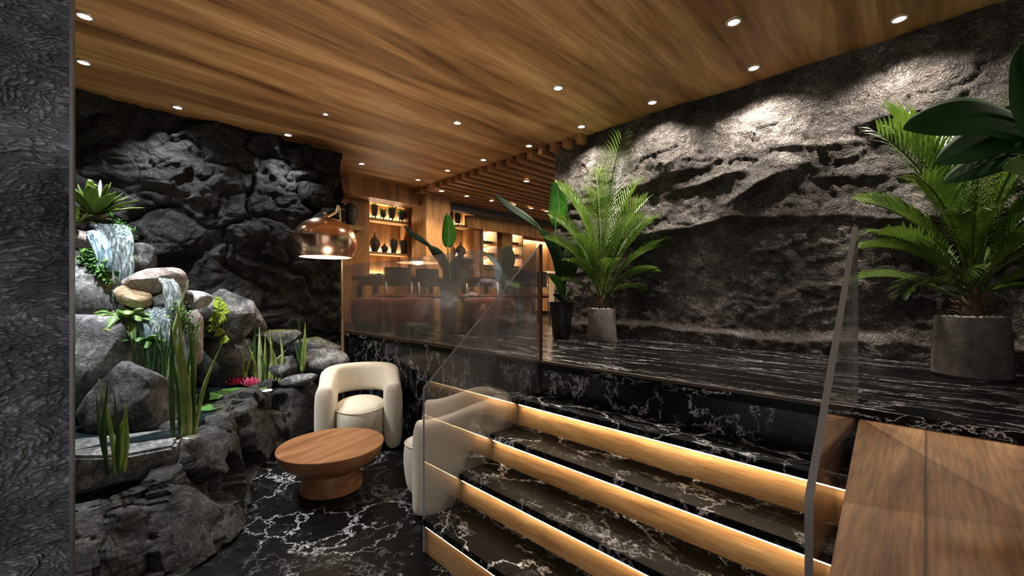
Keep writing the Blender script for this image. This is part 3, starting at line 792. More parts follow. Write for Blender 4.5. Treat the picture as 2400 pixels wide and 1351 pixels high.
tag(obj('pond_water', prism(B(), wpoly, WZ - 0.06, WZ), M['pool'], None, False), 'dark still pond water along the rock wall', 'water', None, 'stuff')
tag(obj('pond_bed', prism(B(), [(x * 0.98 if x > 0 else x, y + 0.02) for x, y in wpoly], ZF, WZ - 0.07), M['rim'], None, False), 'dark bed under the pond water', None, None, 'structure')

# ------------------------------------------------------------------ rocks
def G(px, f):
    if px < 480: return 3.0 + (f - 3.0) * 0.62 if f > 3.0 else f
    return f - 0.2 if f > 4.1 else f
def rock(label, px, py, f, wpx, hpx, m, seed, depth=1.0, cuts=14, rough=0.05, flat=None, roll=0.0, group=None, name='boulder', sub=4):
    rnd = random.Random(seed)
    f = G(px, f)
    c = at(px, py, f=f)
    rx = wpx / 2 / FPX * f; rz = hpx / 2 / FPX * f; ry = rx * depth
    bm = B(); bmesh.ops.create_icosphere(bm, subdivisions=sub, radius=1.0)
    V0 = np.array([v.co[:] for v in bm.verts]); V0 /= np.linalg.norm(V0, axis=1)[:, None]
    N = np.array([[rnd.gauss(0, 1) for _ in range(3)] for _ in range(cuts)]); N /= np.linalg.norm(N, axis=1)[:, None]
    D = np.array([rnd.uniform(0.72, 1.0) for _ in range(cuts)])
    if flat is not None:
        N = np.vstack([N, [[rnd.uniform(-0.1, 0.1), rnd.uniform(-0.1, 0.1), 1]]]); D = np.append(D, flat)
    dots = V0 @ N.T
    R = np.where(dots > 0.05, D[None, :] / np.maximum(dots, 0.05), 9).min(axis=1)
    R = np.minimum(R, 1.12)
    ca, sa = math.cos(roll), math.sin(roll)
    for v, q, r in zip(bm.verts, V0, R):
        p = Vector(q) * float(r)
        p *= 1 + rough * fbm(Vector(q) * 2.0 + Vector((seed, seed * 0.7, 1)), 5)
        x, z = p.x * rx * 1.06, p.z * rz * 1.06
        v.co = (x * ca - z * sa, p.y * ry * 1.06, x * sa + z * ca)
    o = obj(name, bm, m, None, True, angle=0.55)
    o.location = c; o.rotation_euler = (0, 0, -PI / 4)
    tag(o, label, 'rock', group)
    return o
RK = [
 ('large pale grey boulder at far left above the dark faceted one', 215, 862, 3.40, 225, 235, 'boulder', 3, 0.9, 12, 0.04, None, 0.0),
 ('faceted grey boulder just left of the tallest reed clump', 322, 945, 3.02, 190, 172, 'boulder_dark', 11, 0.8, 16, 0.04, None, -0.2),
 ('sloping grey boulder wedged at far left beside the tan rock', 200, 692, 3.75, 150, 130, 'boulder', 7, 0.9, 12, 0.05, None, -0.6),
 ('small dark rock at far left under the pink block', 190, 622, 3.85, 95, 70, 'boulder_dark', 8, 0.9, 12, 0.06, None, -0.4),
 ('pinkish square rock block left of the upper waterfall', 196, 561, 3.95, 70, 42, 'pink', 21, 0.9, 8, 0.02, 0.8, 0.0),
 ('flat sandy rock lying under the bromeliad', 212, 505, 4.15, 70, 26, 'tan', 25, 0.9, 10, 0.03, 0.7, -0.1),
 ('small square grey rock at the top right of the waterfall lip', 246, 523, 4.2, 30, 26, 'boulder', 27, 0.9, 8, 0.02, 0.8, 0.0),
 ('small grey rock at far left under the little grassy plant', 184, 524, 4.0, 36, 34, 'boulder', 28, 0.9, 10, 0.03, None, 0.0),
 ('tan wedge rock left of the waterfall foot', 238, 672, 3.75, 72, 66, 'tan', 31, 0.8, 7, 0.02, None, -0.5),
 ('tan rock right of the waterfall foot, half under the water', 312, 697, 3.72, 68, 46, 'tan', 37, 0.8, 7, 0.02, None, -0.35),
 ('wide pinkish grey rock with a flat top beside the upper waterfall', 358, 658, 3.98, 118, 66, 'pink', 41, 0.8, 9, 0.03, 0.75, 0.12),
 ('dark grey rock behind the wide pinkish rock', 326, 606, 4.35, 64, 66, 'boulder_dark', 43, 0.8, 12, 0.05, None, -0.5),
 ('small white rounded rock right of the trickle of water', 418, 672, 4.15, 34, 42, 'pale', 47, 0.9, 12, 0.04, None, 0.0),
 ('pale angular rock against the dark wall right of the trickle', 456, 702, 4.35, 66, 40, 'pale', 53, 0.8, 9, 0.03, None, -0.15),
 ('round greenish rock between the two waterfalls', 382, 712, 3.95, 76, 54, 'mossy', 59, 0.8, 14, 0.05, None, 0.0),
 ('grey rounded boulder behind the golden leafy plant', 512, 742, 4.45, 140, 120, 'boulder_dark', 61, 0.7, 13, 0.05, None, 0.1),
 ('brownish grey boulder between the golden plant and dark wall', 585, 752, 4.75, 70, 90, 'boulder_dark', 67, 0.7, 12, 0.05, None, 0.0),
 ('broad brown rock with mossy top at the back of the pond', 530, 842, 4.56, 165, 122, 'mossy', 71, 0.5, 10, 0.06, 0.75, 0.0),
 ('long flat mossy rock behind the middle reeds', 645, 792, 4.75, 110, 44, 'mossy', 73, 0.6, 10, 0.04, 0.7, 0.0),
 ('brown block rock right of the middle reeds', 664, 860, 4.62, 62, 52, 'boulder_dark', 79, 0.8, 8, 0.03, 0.8, 0.1),
 ('smooth grey rock by the brass lamp pole', 752, 850, 5.02, 110, 58, 'boulder', 83, 0.6, 12, 0.04, None, 0.05),
 ('mossy low rock behind the smooth grey rock', 730, 812, 5.2, 120, 40, 'mossy', 85, 0.5, 12, 0.04, None, 0.0),
 ('dark rock core behind the upper waterfall', 262, 612, 4.30, 110, 170, 'boulder_dark', 89, 0.6, 12, 0.06, None, 0.0),
 ('dark rock core behind the lower waterfall', 380, 820, 4.12, 150, 170, 'boulder_dark', 97, 0.55, 12, 0.06, None, 0.0),
 ('dark rock in the gap under the sloping grey boulder', 225, 748, 3.75, 130, 80, 'boulder_dark', 101, 0.8, 12, 0.05, None, 0.0),
 ('small grey stone in front of the faceted grey boulder', 255, 990, 2.95, 52, 60, 'boulder', 103, 0.8, 10, 0.04, None, 0.2),
 ('low dark stone at the water edge under the tallest reeds', 395, 1010, 2.95, 70, 40, 'boulder_dark', 107, 0.8, 10, 0.04, None, 0.2),
 ('flat grey stone on the rim left of the armchair', 692, 890, 4.62, 90, 26, 'boulder', 109, 0.5, 10, 0.03, 0.8, 0.1),
 ('reddish rock foot right of the lower waterfall', 458, 792, 4.05, 36, 110, 'pink', 113, 0.9, 10, 0.05, None, 0.0),
]
for lb, px, py, f, w, h, m, seed, dep, cuts, rg, fl, roll in RK:
    rock(lb, px, py, f, w, h, M[m], seed, dep, cuts, rg, fl, roll)
# cut stone slab
bm = B(); box(bm, -1.2, 0.29, -0.18, 0.20, -0.13, 0.075, 0.02, 3)
bmesh.ops.subdivide_edges(bm, edges=bm.edges[:], cuts=5, use_grid_fill=True)
for v in bm.verts: v.co += Vector((0, 0.02, 0.03)) * fbm(v.co * 5, 4) + Vector((0.02, 0, 0)) * noise.noise(v.co * 7)
o = obj('stone_slab', bm, M['boulder'], None, True, angle=0.6); o.location = (0.10, 3.61, -1.02); o.rotation_euler = (0, 0, -0.14)
tag(o, 'flat grey cut stone slab at lower left behind the front reeds', 'rock')

# ------------------------------------------------------------------ waterfalls
def fall(label, rows, m, seed, parent=None, name='waterfall', th=0.02):
    """rows: list of (centre px, py, f, width px) from lip to foot"""
    cl = catmull([at(r[0], r[1], f=G(r[0], r[2])) for r in rows], 8); ws = catmull([Vector((r[3] * G(r[0], r[2]) / FPX / 2, 0, 0)) for r in rows], 8)
    vs = []; fs = []; nc = 26
    for i, (c, w) in enumerate(zip(cl, ws)):
        for k in range(nc + 1):
            u = -1 + 2 * k / nc
            p = c + RIGHT * u * w.x - FWD * (0.05 * math.sqrt(max(0, 1 - u * u)))
            p += -FWD * 0.03 * noise.noise(Vector((u * 7 + seed, 0.2, i * 0.12))) + UP * 0.02 * noise.noise(Vector((u * 5, seed, 0))) * (1 if i < 6 else 0.3)
            vs.append(p)
    for i in range(len(cl) - 1):
        for k in range(nc):
            a = i * (nc + 1) + k; fs.append((a, a + 1, a + nc + 2, a + nc + 1))
    o = raw(name, vs, fs, m, parent, True, solid=th)
    if label: tag(o, label, 'waterfall')
    return o
w1 = fall('tall upper waterfall spilling over the rock lip at left', [(232, 536, 4.2, 70), (256, 530, 4.0, 78), (276, 560, 3.86, 74), (282, 620, 3.80, 62), (284, 705, 3.76, 52)], M['fall'], 1)
fall(None, [(226, 545, 3.88, 26), (236, 565, 3.80, 34), (246, 600, 3.76, 36), (252, 650, 3.74, 24)], M['fall_reflect'], 2, w1, 'blue_reflection')  # blue reflection, modelled as its own tinted sheet
w2 = fall('broad lower waterfall falling into the pond behind the tall reeds', [(372, 722, 3.95, 100), (376, 730, 3.75, 120), (384, 775, 3.62, 110), (392, 840, 3.58, 100), (396, 955, 3.56, 92)], M['fall'], 5)
fall(None, [(330, 738, 3.66, 24), (336, 760, 3.60, 32), (344, 800, 3.56, 26)], M['fall_reflect'], 7, w2, 'blue_reflection')
fall('narrow trickle of water off the wide pinkish rock', [(392, 655, 3.84, 22), (403, 668, 3.74, 30), (410, 700, 3.70, 32), (416, 735, 3.68, 36)], M['fall_thin'], 9)

# ------------------------------------------------------------------ plants
def leafpts(a, b, c, n=10): return catmull([a, b, c], n)
def prof_w(n, w, kind='lance'):
    out = []
    for i in range(n):
        u = i / (n - 1)
        if kind == 'lance': v = math.sin(PI * min(1, u * 0.92 + 0.06)) ** 0.75
        elif kind == 'reed': v = (0.75 + 0.25 * math.sin(PI * u)) * (1 - max(0, (u - 0.45) / 0.55) ** 1.4)
        elif kind == 'oval': v = math.sin(PI * (0.03 + 0.96 * u) ** 0.85) ** 0.6
        elif kind == 'heart': v = (max(0, math.sin(PI * (0.10 + 0.89 * u) ** 0.62))) ** 0.8
        else: v = 1
        out.append(max(0.0008, w * v))
    return out
def blades(root, base_w, specs, m_of):
    """specs: (base offset, tip offset, bend, width, material key)"""
    for bo, tp, bend, w, mk in specs:
        b = Vector(bo); t = Vector(tp); mid = (b + t) / 2 + Vector(bend)
        pts = catmull([b, mid, t], 7)
        side = RIGHT * 0.95 + FWD * 0.3
        bm = blade(B(), pts, prof_w(len(pts), w, 'reed'), side, 0.35, 1)
        obj('reed_blade', bm, M[mk], root, True, solid=0.003)
def reeds(label, px, py, f, specs):
    c = at(px, py, f=f)
    t = thing('reed_clump', label, 'reeds', c, 0, 'reed clumps in the pond')
    out = []
    for bx, tx, ty, bulge, w, mk in specs:      # all in picture pixels about the clump's foot
        k = f / FPX
        rnd = random.Random(bx * 7 + tx)
        dy = rnd.uniform(-0.05, 0.05)
        out.append((RIGHT * (bx * k) + FWD * dy + UP * 0.0, RIGHT * (tx * k) + FWD * (dy + rnd.uniform(-0.06, 0.06)) + UP * (ty * k), RIGHT * (bulge * k), w * k * 0.38, mk))
    blades(t, 0, out, None)
    return t
reeds('tallest reed clump standing in the pond, left of centre', 438, 1022, 2.78,
  [(-6, -8, 300, -6, 20, 'reed'), (4, 0, 318, 4, 16, 'reed'), (8, 30, 262, -8, 15, 'reed'), (-22, -10, 260, -6, 15, 'reed_dark'), (0, 8, 200, 0, 24, 'reed_pale'), (14, 16, 180, 2, 16, 'reed'), (12, 34, 258, -10, 17, 'reed'),
   (-14, -34, 206, 8, 13, 'reed_dark'), (20, 72, 218, -12, 12, 'reed'), (6, -2, 232, 6, 14, 'reed_dark'), (-18, -26, 290, 0, 14, 'reed'), (18, 6, 290, 6, 12, 'reed_dark'), (-2, 40, 300, -20, 9, 'reed_dark'), (2, -18, 270, 10, 18, 'reed')])
reeds('tall arching reed pair left of the tallest clump', 388, 905, 3.08,
  [(-4, 30, 250, -12, 13, 'reed'), (0, -40, 120, 10, 8, 'reed_dark'), (4, -10, 150, 2, 9, 'reed_dark'), (10, 24, 170, 0, 9, 'reed_dark')])
reeds('dark grassy tuft at the foot of the lower waterfall', 352, 888, 3.14,
  [(i * 4 - 24, i * 9 - 60 + (i * 37 % 11), 70 + (i * 53) % 60, 0, 5, 'reed_dark') for i in range(14)])
reeds('short reed clump on the stone slab at lower left', 277, 1108, 2.43,
  [(-16, -56, 218, 6, 12, 'reed'), (-10, -20, 196, -6, 10, 'reed_dark'), (-14, 8, 230, -10, 12, 'reed_dark'), (0, 12, 160, 2, 14, 'reed'), (6, 40, 165, -10, 12, 'reed'), (10, 20, 200, 4, 12, 'reed_dark'), (14, 14, 140, 3, 12, 'reed'), (4, -4, 120, -4, 10, 'reed'), (12, 30, 120, -4, 8, 'reed_dark')])
reeds('middle reed clump behind the pink water lilies', 604, 902, 4.28,
  [(-48, -46, 120, -4, 12, 'reed_dark'), (-46, -18, 150, -14, 9, 'reed'), (-30, -22, 98, -4, 9, 'reed'), (-26, -2, 80, -6, 9, 'reed'), (-14, -12, 155, 0, 12, 'reed_dark'), (-4, -14, 92, 4, 11, 'reed'), (6, 8, 136, 0, 14, 'reed_pale'), (14, 20, 120, 0, 9, 'reed'), (16, 58, 80, -12, 11, 'reed_pale'), (24, 28, 100, 2, 9, 'reed'),
   (30, 30, 130, 2, 9, 'reed'), (44, 42, 120, 8, 9, 'reed'), (38, 22, 110, 8, 7, 'reed'), (-36, -40, 90, 0, 8, 'reed_dark'), (20, 4, 90, 2, 8, 'reed_dark')])
reeds('small reed clump at the pond corner near the lamp pole', 708, 872, 4.55,
  [(-4, -12, 118, 2, 7, 'reed_dark'), (0, 0, 115, 2, 8, 'reed'), (3, -18, 90, -2, 5, 'reed_dark'), (2, 14, 84, 0, 6, 'reed'), (5, 8, 100, -1, 6, 'reed'), (-2, 4, 60, 0, 6, 'reed_pale')])

def rosette(name, label, cat, c, n, L, w, el0, el1, mk, seed, kind='lance', part='leaf', droop=0.25, solid=0.003, face=None):
    t = thing(name, label, cat, c)
    rnd = random.Random(seed)
    for i in range(n):
        az = 2 * PI * (i * 0.382) + rnd.uniform(-0.2, 0.2)
        el = el0 + (el1 - el0) * i / max(1, n - 1) + rnd.uniform(-0.1, 0.1)
        l = L * rnd.uniform(0.75, 1.1)
        d = Vector((math.cos(az) * math.cos(el), math.sin(az) * math.cos(el), math.sin(el)))
        p0 = Vector((d.x, d.y, 0)) * 0.02
        p2 = p0 + d * l - UP * droop * l * math.cos(el)
        p1 = p0 + d * l * 0.55 + UP * 0.03 * l
        pts = catmull([p0, p1, p2], 6)
        side = d.cross(UP).normalized() if abs(d.z) < 0.98 else Vector((1, 0, 0))
        obj(part, blade(B(), pts, prof_w(len(pts), w * rnd.uniform(0.8, 1.1), kind), side, 0.3, 2), M[mk], t, True, solid=solid)
    return t
br = rosette('bromeliad', 'green bromeliad crowning the rocks at upper left', 'plant', at(222, 502, f=3.62), 26, 0.33, 0.042, 0.35, 1.48, 'brom', 5, droop=0.08)
b0 = at(233, 455, f=3.55) - br.location
obj('flower_bract', blade(B(), catmull([b0 - UP * 0.03, b0 + UP * 0.05, b0 + UP * 0.12 + RIGHT * 0.008], 5), prof_w(11, 0.016, 'lance'), RIGHT, 0.3, 1), M['white_leaf'], br, True, solid=0.003)
rosette('bromeliad', 'small yellow-green grassy plant at far left below the bromeliad', 'plant', at(178, 522, f=3.48), 12, 0.16, 0.014, 0.2, 1.3, 'brom', 9)
rosette('broadleaf_plant', 'low pale green broadleaf plant left of the lower waterfall', 'plant', at(292, 752, f=3.32), 20, 0.24, 0.045, -0.25, 0.9, 'hosta', 13, 'oval', droop=0.45)
rosette('broadleaf_plant', 'dark green leaves under the pale broadleaf plant by the lower waterfall', 'plant', at(338, 800, f=3.28), 12, 0.17, 0.035, -0.2, 0.7, 'ivy', 14, 'oval', droop=0.3)
def ivy(label, outline, n, seed, mk, size):
    """small-leaved trailing plant; outline = picture polyline (px, py, f, spread px)"""
    cl = catmull([at(p[0], p[1], f=G(p[0], p[2])) for p in outline], 6); sp = catmull([Vector((p[3] * p[2] / FPX, 0, 0)) for p in outline], 6)
    t = thing('trailing_shrub', label, 'plant', cl[0])
    rnd = random.Random(seed); bm = B()
    for i in range(n):
        k = rnd.randrange(len(cl)); s = sp[k].x
        p = cl[k] - t.location + RIGHT * rnd.gauss(0, 0.5) * s + UP * rnd.gauss(0, 0.5) * s - FWD * abs(rnd.gauss(0, 0.5)) * s
        d = Vector((rnd.gauss(0, 1), rnd.gauss(0, 1), rnd.gauss(-0.2, 0.8))).normalized() - FWD * 0.5
        d.normalize(); L = size * rnd.uniform(0.7, 1.4)
        pts = [p, p + d * L * 0.5, p + d * L - UP * L * 0.2]
        sd = d.cross(Vector((rnd.gauss(0, .5), rnd.gauss(0, .5), 1))).normalized()
        blade(bm, pts, [L * 0.12, L * 0.3, L * 0.03], sd, 0.3, 1)
    f_ = obj('foliage', bm, M[mk], t, True, solid=0.002); f_['kind'] = 'stuff'
    obj('stem', tube(B(), [c - t.location for c in cl[::3]], 0.005, 6), M['palm_stem'], t)
    return t
ivy('bright green trailing shrub left of the upper waterfall', [(212, 596, 3.74, 10), (225, 620, 3.70, 22), (240, 640, 3.68, 20), (252, 665, 3.67, 12)], 240, 3, 'ivy', 0.05)
ivy('dark green trailing shrub right of the upper waterfall', [(272, 520, 4.1, 12), (296, 538, 4.05, 15), (304, 565, 4.02, 12), (306, 600, 4.0, 8)], 220, 4, 'ivy', 0.045)
ivy('tiny leaved creeper on the rocks right of the trickle', [(425, 722, 3.66, 16), (440, 745, 3.66, 18), (450, 780, 3.68, 14), (444, 815, 3.7, 9)], 170, 6, 'hosta', 0.035)
def pothos():
    c = at(508, 800, f=4.02)
    t = thing('golden_pothos', 'yellow-green leafy climber with a trailing stem on the grey boulder', 'plant', c)
    rnd = random.Random(2)
    spots = [(515, 706), (508, 716), (521, 720), (499, 722), (528, 732), (512, 733), (503, 738), (520, 744), (496, 748), (508, 752), (526, 748), (494, 760), (512, 760), (502, 772), (490, 770), (512, 782), (524, 800)]
    for px, py in spots:
        p = at(px, py, f=4.0 + rnd.uniform(-0.05, 0.05)) - c
        d = (RIGHT * rnd.uniform(-1, 1) - UP * rnd.uniform(0.2, 1.0) - FWD * rnd.uniform(0.0, 0.4)).normalized()
        L = 0.085 * rnd.uniform(0.8, 1.2)
        pts = catmull([p - d * L * 0.5, p, p + d * L * 0.5], 4)
        obj('leaf', blade(B(), pts, prof_w(len(pts), L * 0.36, 'heart'), (d.cross(FWD)).normalized(), 0.25, 2), M['pothos'], t, True, solid=0.002)
    st_ = [at(x, y, f=4.03) - c for x, y in [(514, 705), (510, 735), (522, 755), (524, 775), (534, 792), (533, 806)]]
    obj('stem', tube(B(), catmull(st_, 5), 0.003, 6), M['palm_stem'], t)
pothos()
# fallen leaf on the big boulder
p = at(245, 776, f=2.87)
bl = blade(B(), catmull([RIGHT * -0.045, UP * 0.012, RIGHT * 0.045], 5), prof_w(11, 0.014, 'lance'), FWD, 0.2, 1)
o = obj('fallen_leaf', bl, M['pothos'], None, True, solid=0.002); o.location = p; tag(o, 'single yellow-green leaf lying on the large pale boulder', 'leaf')

# lily pads and flowers
def pad(label, px, py, rpx, mk='lilypad', sx=1.0, rot=0.0):
    c = at(px, py, z=WZ + 0.004)
    f = (c.x + c.y) / R2
    r = rpx * f / FPX
    bm = B(); n = 40
    prof = [(0.0, 0.0), (0.5, 0.0), (0.9, 0.001), (1.0, 0.007)]
    rows = []
    for q, h in prof:
        row = []
        for i in range(n + 1):
            a = 0.16 + (2 * PI - 0.32) * i / n
            row.append(bm.verts.new((q * r * sx * math.cos(a) * (1 + 0.03 * math.sin(5 * a)), q * r * math.sin(a), h + 0.002 * math.sin(7 * a) * q)))
        rows.append(row)
    for A, C in zip(rows, rows[1:]):
        for i in range(n): bm.faces.new([A[i], A[i+1], C[i+1], C[i]])
    bmesh.ops.remove_doubles(bm, verts=bm.verts, dist=1e-5)
    o = obj('lily_pad', bm, M[mk], None, True, solid=0.004)
    o.location = c + UP * 0.003; o.rotation_euler = (0, 0, rot)
    return tag(o, label, 'lily pad', 'lily pads on the pond')
pad('long green lily pad in the middle of the pond', 505, 929, 48, 'lilypad', 1.0, 2.6)
pad('green lily pad under the right pink water lily', 590, 914, 30, 'lilypad', 1.0, 1.0)
pad('green lily pad just right of the tallest reed clump', 488, 958, 32, 'lilypad', 1.0, 4.0)
pad('small green lily pad at the foot of the middle reeds', 616, 904, 22, 'lilypad', 1.0, 0.5)
pad('small white floating pad at the rim under the lilies', 624, 918, 13, 'padpale', 1.0, 2.0)
pad('small white floating pad by the flat rim stone', 664, 890, 9, 'padpale', 1.0, 2.5)
pad('pale floating pad at the foot of the tallest reeds', 447, 1028, 15, 'padpale', 1.0, 2.5)
pad('green lily pad overlapping the long pad at the left', 545, 918, 30, 'lilypad', 1.0, 0.0)
def lily(label, px, py, mk, r, seed):
    c = at(px, py, z=WZ + 0.03)
    t = thing('water_lily', label, 'flower', c, 0, 'pink water lilies')
    rnd = random.Random(seed)
    for ring, (n, el, L) in enumerate(((9, 0.35, 1.0), (8, 0.75, 0.9), (6, 1.1, 0.75))):
        for i in range(n):
            az = 2 * PI * (i + 0.5 * ring) / n; l = L * r * rnd.uniform(0.9, 1.1)
            d = Vector((math.cos(az) * math.cos(el), math.sin(az) * math.cos(el), math.sin(el)))
            pts = catmull([d * 0.01, d * l * 0.5 - UP * 0.006, d * l + UP * 0.012], 4)
            obj('petal', blade(B(), pts, prof_w(len(pts), r * 0.17, 'lance'), d.cross(UP).normalized(), 0.4, 1), M[mk], t, True, solid=0.002)
    obj('stamens', lathe(B(), [(0.2 * r, 0.0), (0.24 * r, 0.25 * r), (0.1 * r, 0.3 * r), (0, 0.3 * r)], 14), M['stamen'], t)
lily('bright pink water lily, the right one of the pair by the reeds', 588, 904, 'petal', 0.10, 1)
lily('deep red-pink water lily, the left one of the pair by the reeds', 554, 902, 'petal_dark', 0.095, 2)
c = at(470, 948, z=WZ + 0.02)
t = thing('curled_lily_leaf', 'dark upturned lily leaf standing on the water beside the tall reeds', 'leaf', c)
pts = catmull([Vector((0, 0, 0)), RIGHT * 0.02 + UP * 0.07, RIGHT * 0.035 + UP * 0.155], 6)
obj('leaf', blade(B(), pts, prof_w(len(pts), 0.045, 'oval'), RIGHT * 0.8 + FWD, -0.5, 3), M['banana_dark'], t, True, solid=0.004)
# ------------------------------------------------------------------ potted palms
def palm(label, loc_, pot_prof, seed, nf, L, h_stem, lean=None, pot_m='stone_pot', square=False, el_rng=(1.35, 0.25), width=0.012, dirs=None):
    t = thing('potted_palm', label, 'palm', loc_)
    rnd = random.Random(seed)
    pt = max(z for r, z in pot_prof)
    rt = pot_prof[-3][0]
    obj('pot', lathe(B(), pot_prof, 48, capt=False), M[pot_m], t, angle=0.7)
    bm = B()
    for i in range(90):
        a = rnd.uniform(0, 2 * PI); r = rt * 0.9 * math.sqrt(rnd.random())
        s = rnd.uniform(0.008, 0.016)
        bmesh.ops.create_icosphere(bm, subdivisions=1, radius=s, matrix=Matrix.Translation((r * math.cos(a), r * math.sin(a), pt - 0.012 + rnd.uniform(0, 0.008))))
    p_ = obj('pebbles', bm, M['pebble'], t); p_['kind'] = 'stuff'
    obj('soil', lathe(B(), [(rt * 0.97, pt - 0.05), (rt * 0.97, pt - 0.014), (0, pt - 0.010)], 32), M['fibre'], t)
    bm = B()
    for i in range(40):
        a = rnd.uniform(0, 2 * PI); l = rnd.uniform(0.06, 0.16)
        d = Vector((math.cos(a), math.sin(a), rnd.uniform(0.2, 1.6))).normalized()
        p0 = Vector((math.cos(a) * 0.02, math.sin(a) * 0.02, pt + rnd.uniform(0, 0.08)))
        tube(bm, [p0, p0 + d * l * 0.6, p0 + d * l - UP * 0.02], [0.004, 0.003, 0.001], 4)
    obj('fibre_sheath', bm, M['fibre'], t)
    obj('trunk', tube(B(), [(0, 0, pt - 0.03), (0.005, 0, pt + 0.06), (0, 0, pt + h_stem)], [0.045, 0.04, 0.022], 10), M['fibre'], t)
    for i in range(nf):
        u = i / max(1, nf - 1)
        if dirs:
            az, el, fl = dirs[i % len(dirs)]
            az += -PI / 4          # 0 = picture right
        else:
            az = i * 2.39996 + rnd.uniform(-0.25, 0.25); el = el_rng[0] + (el_rng[1] - el_rng[0]) * u + rnd.uniform(-0.08, 0.08); fl = L * rnd.uniform(0.85, 1.1)
        if width > 0.0125: fl *= 0.84 if el > 1.1 else 0.64; el = min(1.5, el + 0.14)
        hd = Vector((math.cos(az), math.sin(az), 0))
        p = Vector((0, 0, pt + h_stem * (0.75 - 0.5 * u))) + hd * 0.015
        pts = []; ns = 26; e = el
        bend = (1.35 - 0.45 * el) / ns
        for k in range(ns + 1):
            pts.append(p.copy())
            p = p + (hd * math.cos(e) + UP * math.sin(e)) * fl / ns
            e -= bend * (0.35 + 1.3 * k / ns)
        bm = B()
        tube(bm, pts, [0.009 * (1 - 0.8 * k / ns) + 0.0015 for k in range(ns + 1)], 5)
        side0 = hd.cross(UP).normalized()
        nl = 26
        for j in range(nl):
            v = 0.26 + 0.74 * j / (nl - 1)
            kf = v * ns; k = min(int(kf), ns - 1); fr = kf - k
            q = pts[k].lerp(pts[k + 1], fr); tg = (pts[k + 1] - pts[k]).normalized()
            nn = side0.cross(tg).normalized()
            ll = min(fl, 1.15) * 0.36 * (math.sin(PI * min(1, 0.12 + 0.80 * (v - 0.26) / 0.74)) ** 0.7) * rnd.uniform(0.88, 1.08)
            for s in (-1, 1):
                d = (side0 * s * 0.62 + tg * (0.72 + 0.3 * v) + nn * 0.30 * (1 if nn.z > 0 else -1)).normalized()
                a = q; b = q + d * ll * 0.5 + UP * 0.01; c = q + d * ll - UP * ll * rnd.uniform(0.10, 0.28)
                cl = [a, a.lerp(b, 0.55) , b, b.lerp(c, 0.55) + UP * ll * 0.02, c]
                blade(bm, cl, [width * 0.28, width * 0.56, width * 0.52, width * 0.32, 0.0006], d.cross(UP).normalized() * s + tg * 0.2, 0.4, 1)
        for v in bm.verts:
            wx = v.co.x + loc_[0]; lim = XW - right_disp(v.co.y + loc_[1], min(max(v.co.z + loc_[2], ZP), ZC)) - 0.015
            if wx > lim: v.co.x = lim - loc_[0] - 0.02 * (1 - math.exp(-(wx - lim)))
        obj('frond', bm, M['palm'], t, True)
        # stems carry the pinnate blades
    return t
sqpot = [(0.0, 0.0), (0.162, 0.0), (0.166, 0.006), (0.155, 0.16), (0.150, 0.335), (0.146, 0.342), (0.138, 0.342), (0.136, 0.32), (0.0, 0.30)]
palm('tall palm in a tapered stone pot against the far right rock wall', (3.79, 2.44, ZP), [(r * 0.96, z * 0.97) for r, z in sqpot], 11, 18, 0.95, 0.30,
     dirs=[(4.9, 1.5, 1.5), (1.5, 1.5, 1.45), (0.3, 1.45, 1.25), (2.9, 1.45, 1.2), (3.1, 1.27, 0.95), (0.0, 1.18, 1.0), (3.3, 1.08, 0.8), (-0.2, 0.98, 0.85), (4.4, 1.35, 1.1), (5.3, 1.25, 0.9), (3.8, 0.95, 0.6), (-0.5, 0.8, 0.6), (0.2, 0.55, 0.5), (3.0, 0.75, 0.5), (4.7, 1.0, 0.6), (5.8, 0.9, 0.6), (4.0, 1.2, 0.8), (5.6, 1.4, 1.1)])
rpot = [(0.0, 0.0), (0.158, 0.0), (0.170, 0.012), (0.168, 0.10), (0.154, 0.34), (0.152, 0.352), (0.14, 0.352), (0.136, 0.32), (0.0, 0.30)]
palm('large bushy palm in a round stone pot at the right', (3.66, -0.19, ZP), rpot, 23, 26, 1.15, 0.34, width=0.013,
     dirs=[(2.0, 1.42, 1.35), (1.2, 1.3, 1.25), (3.0, 1.2, 1.2), (0.2, 1.15, 1.2), (3.5, 1.0, 1.15), (-0.3, 0.95, 1.1), (2.5, 1.0, 1.15), (4.4, 1.15, 1.1), (5.3, 1.1, 1.1), (3.9, 0.75, 1.05), (-0.7, 0.7, 0.95), (0.4, 0.6, 0.9), (3.0, 0.62, 1.0), (4.7, 0.8, 0.95), (5.8, 0.8, 0.95), (1.4, 0.8, 1.0),
           (3.3, 0.25, 0.75), (3.8, 0.4, 0.8), (5.0, 0.45, 0.75), (-0.2, 0.25, 0.6), (2.8, 1.35, 1.3), (4.0, 1.3, 1.2), (0.7, 1.4, 1.3), (5.6, 1.35, 1.15), (3.2, 0.8, 1.1), (2.3, 0.5, 0.9)])

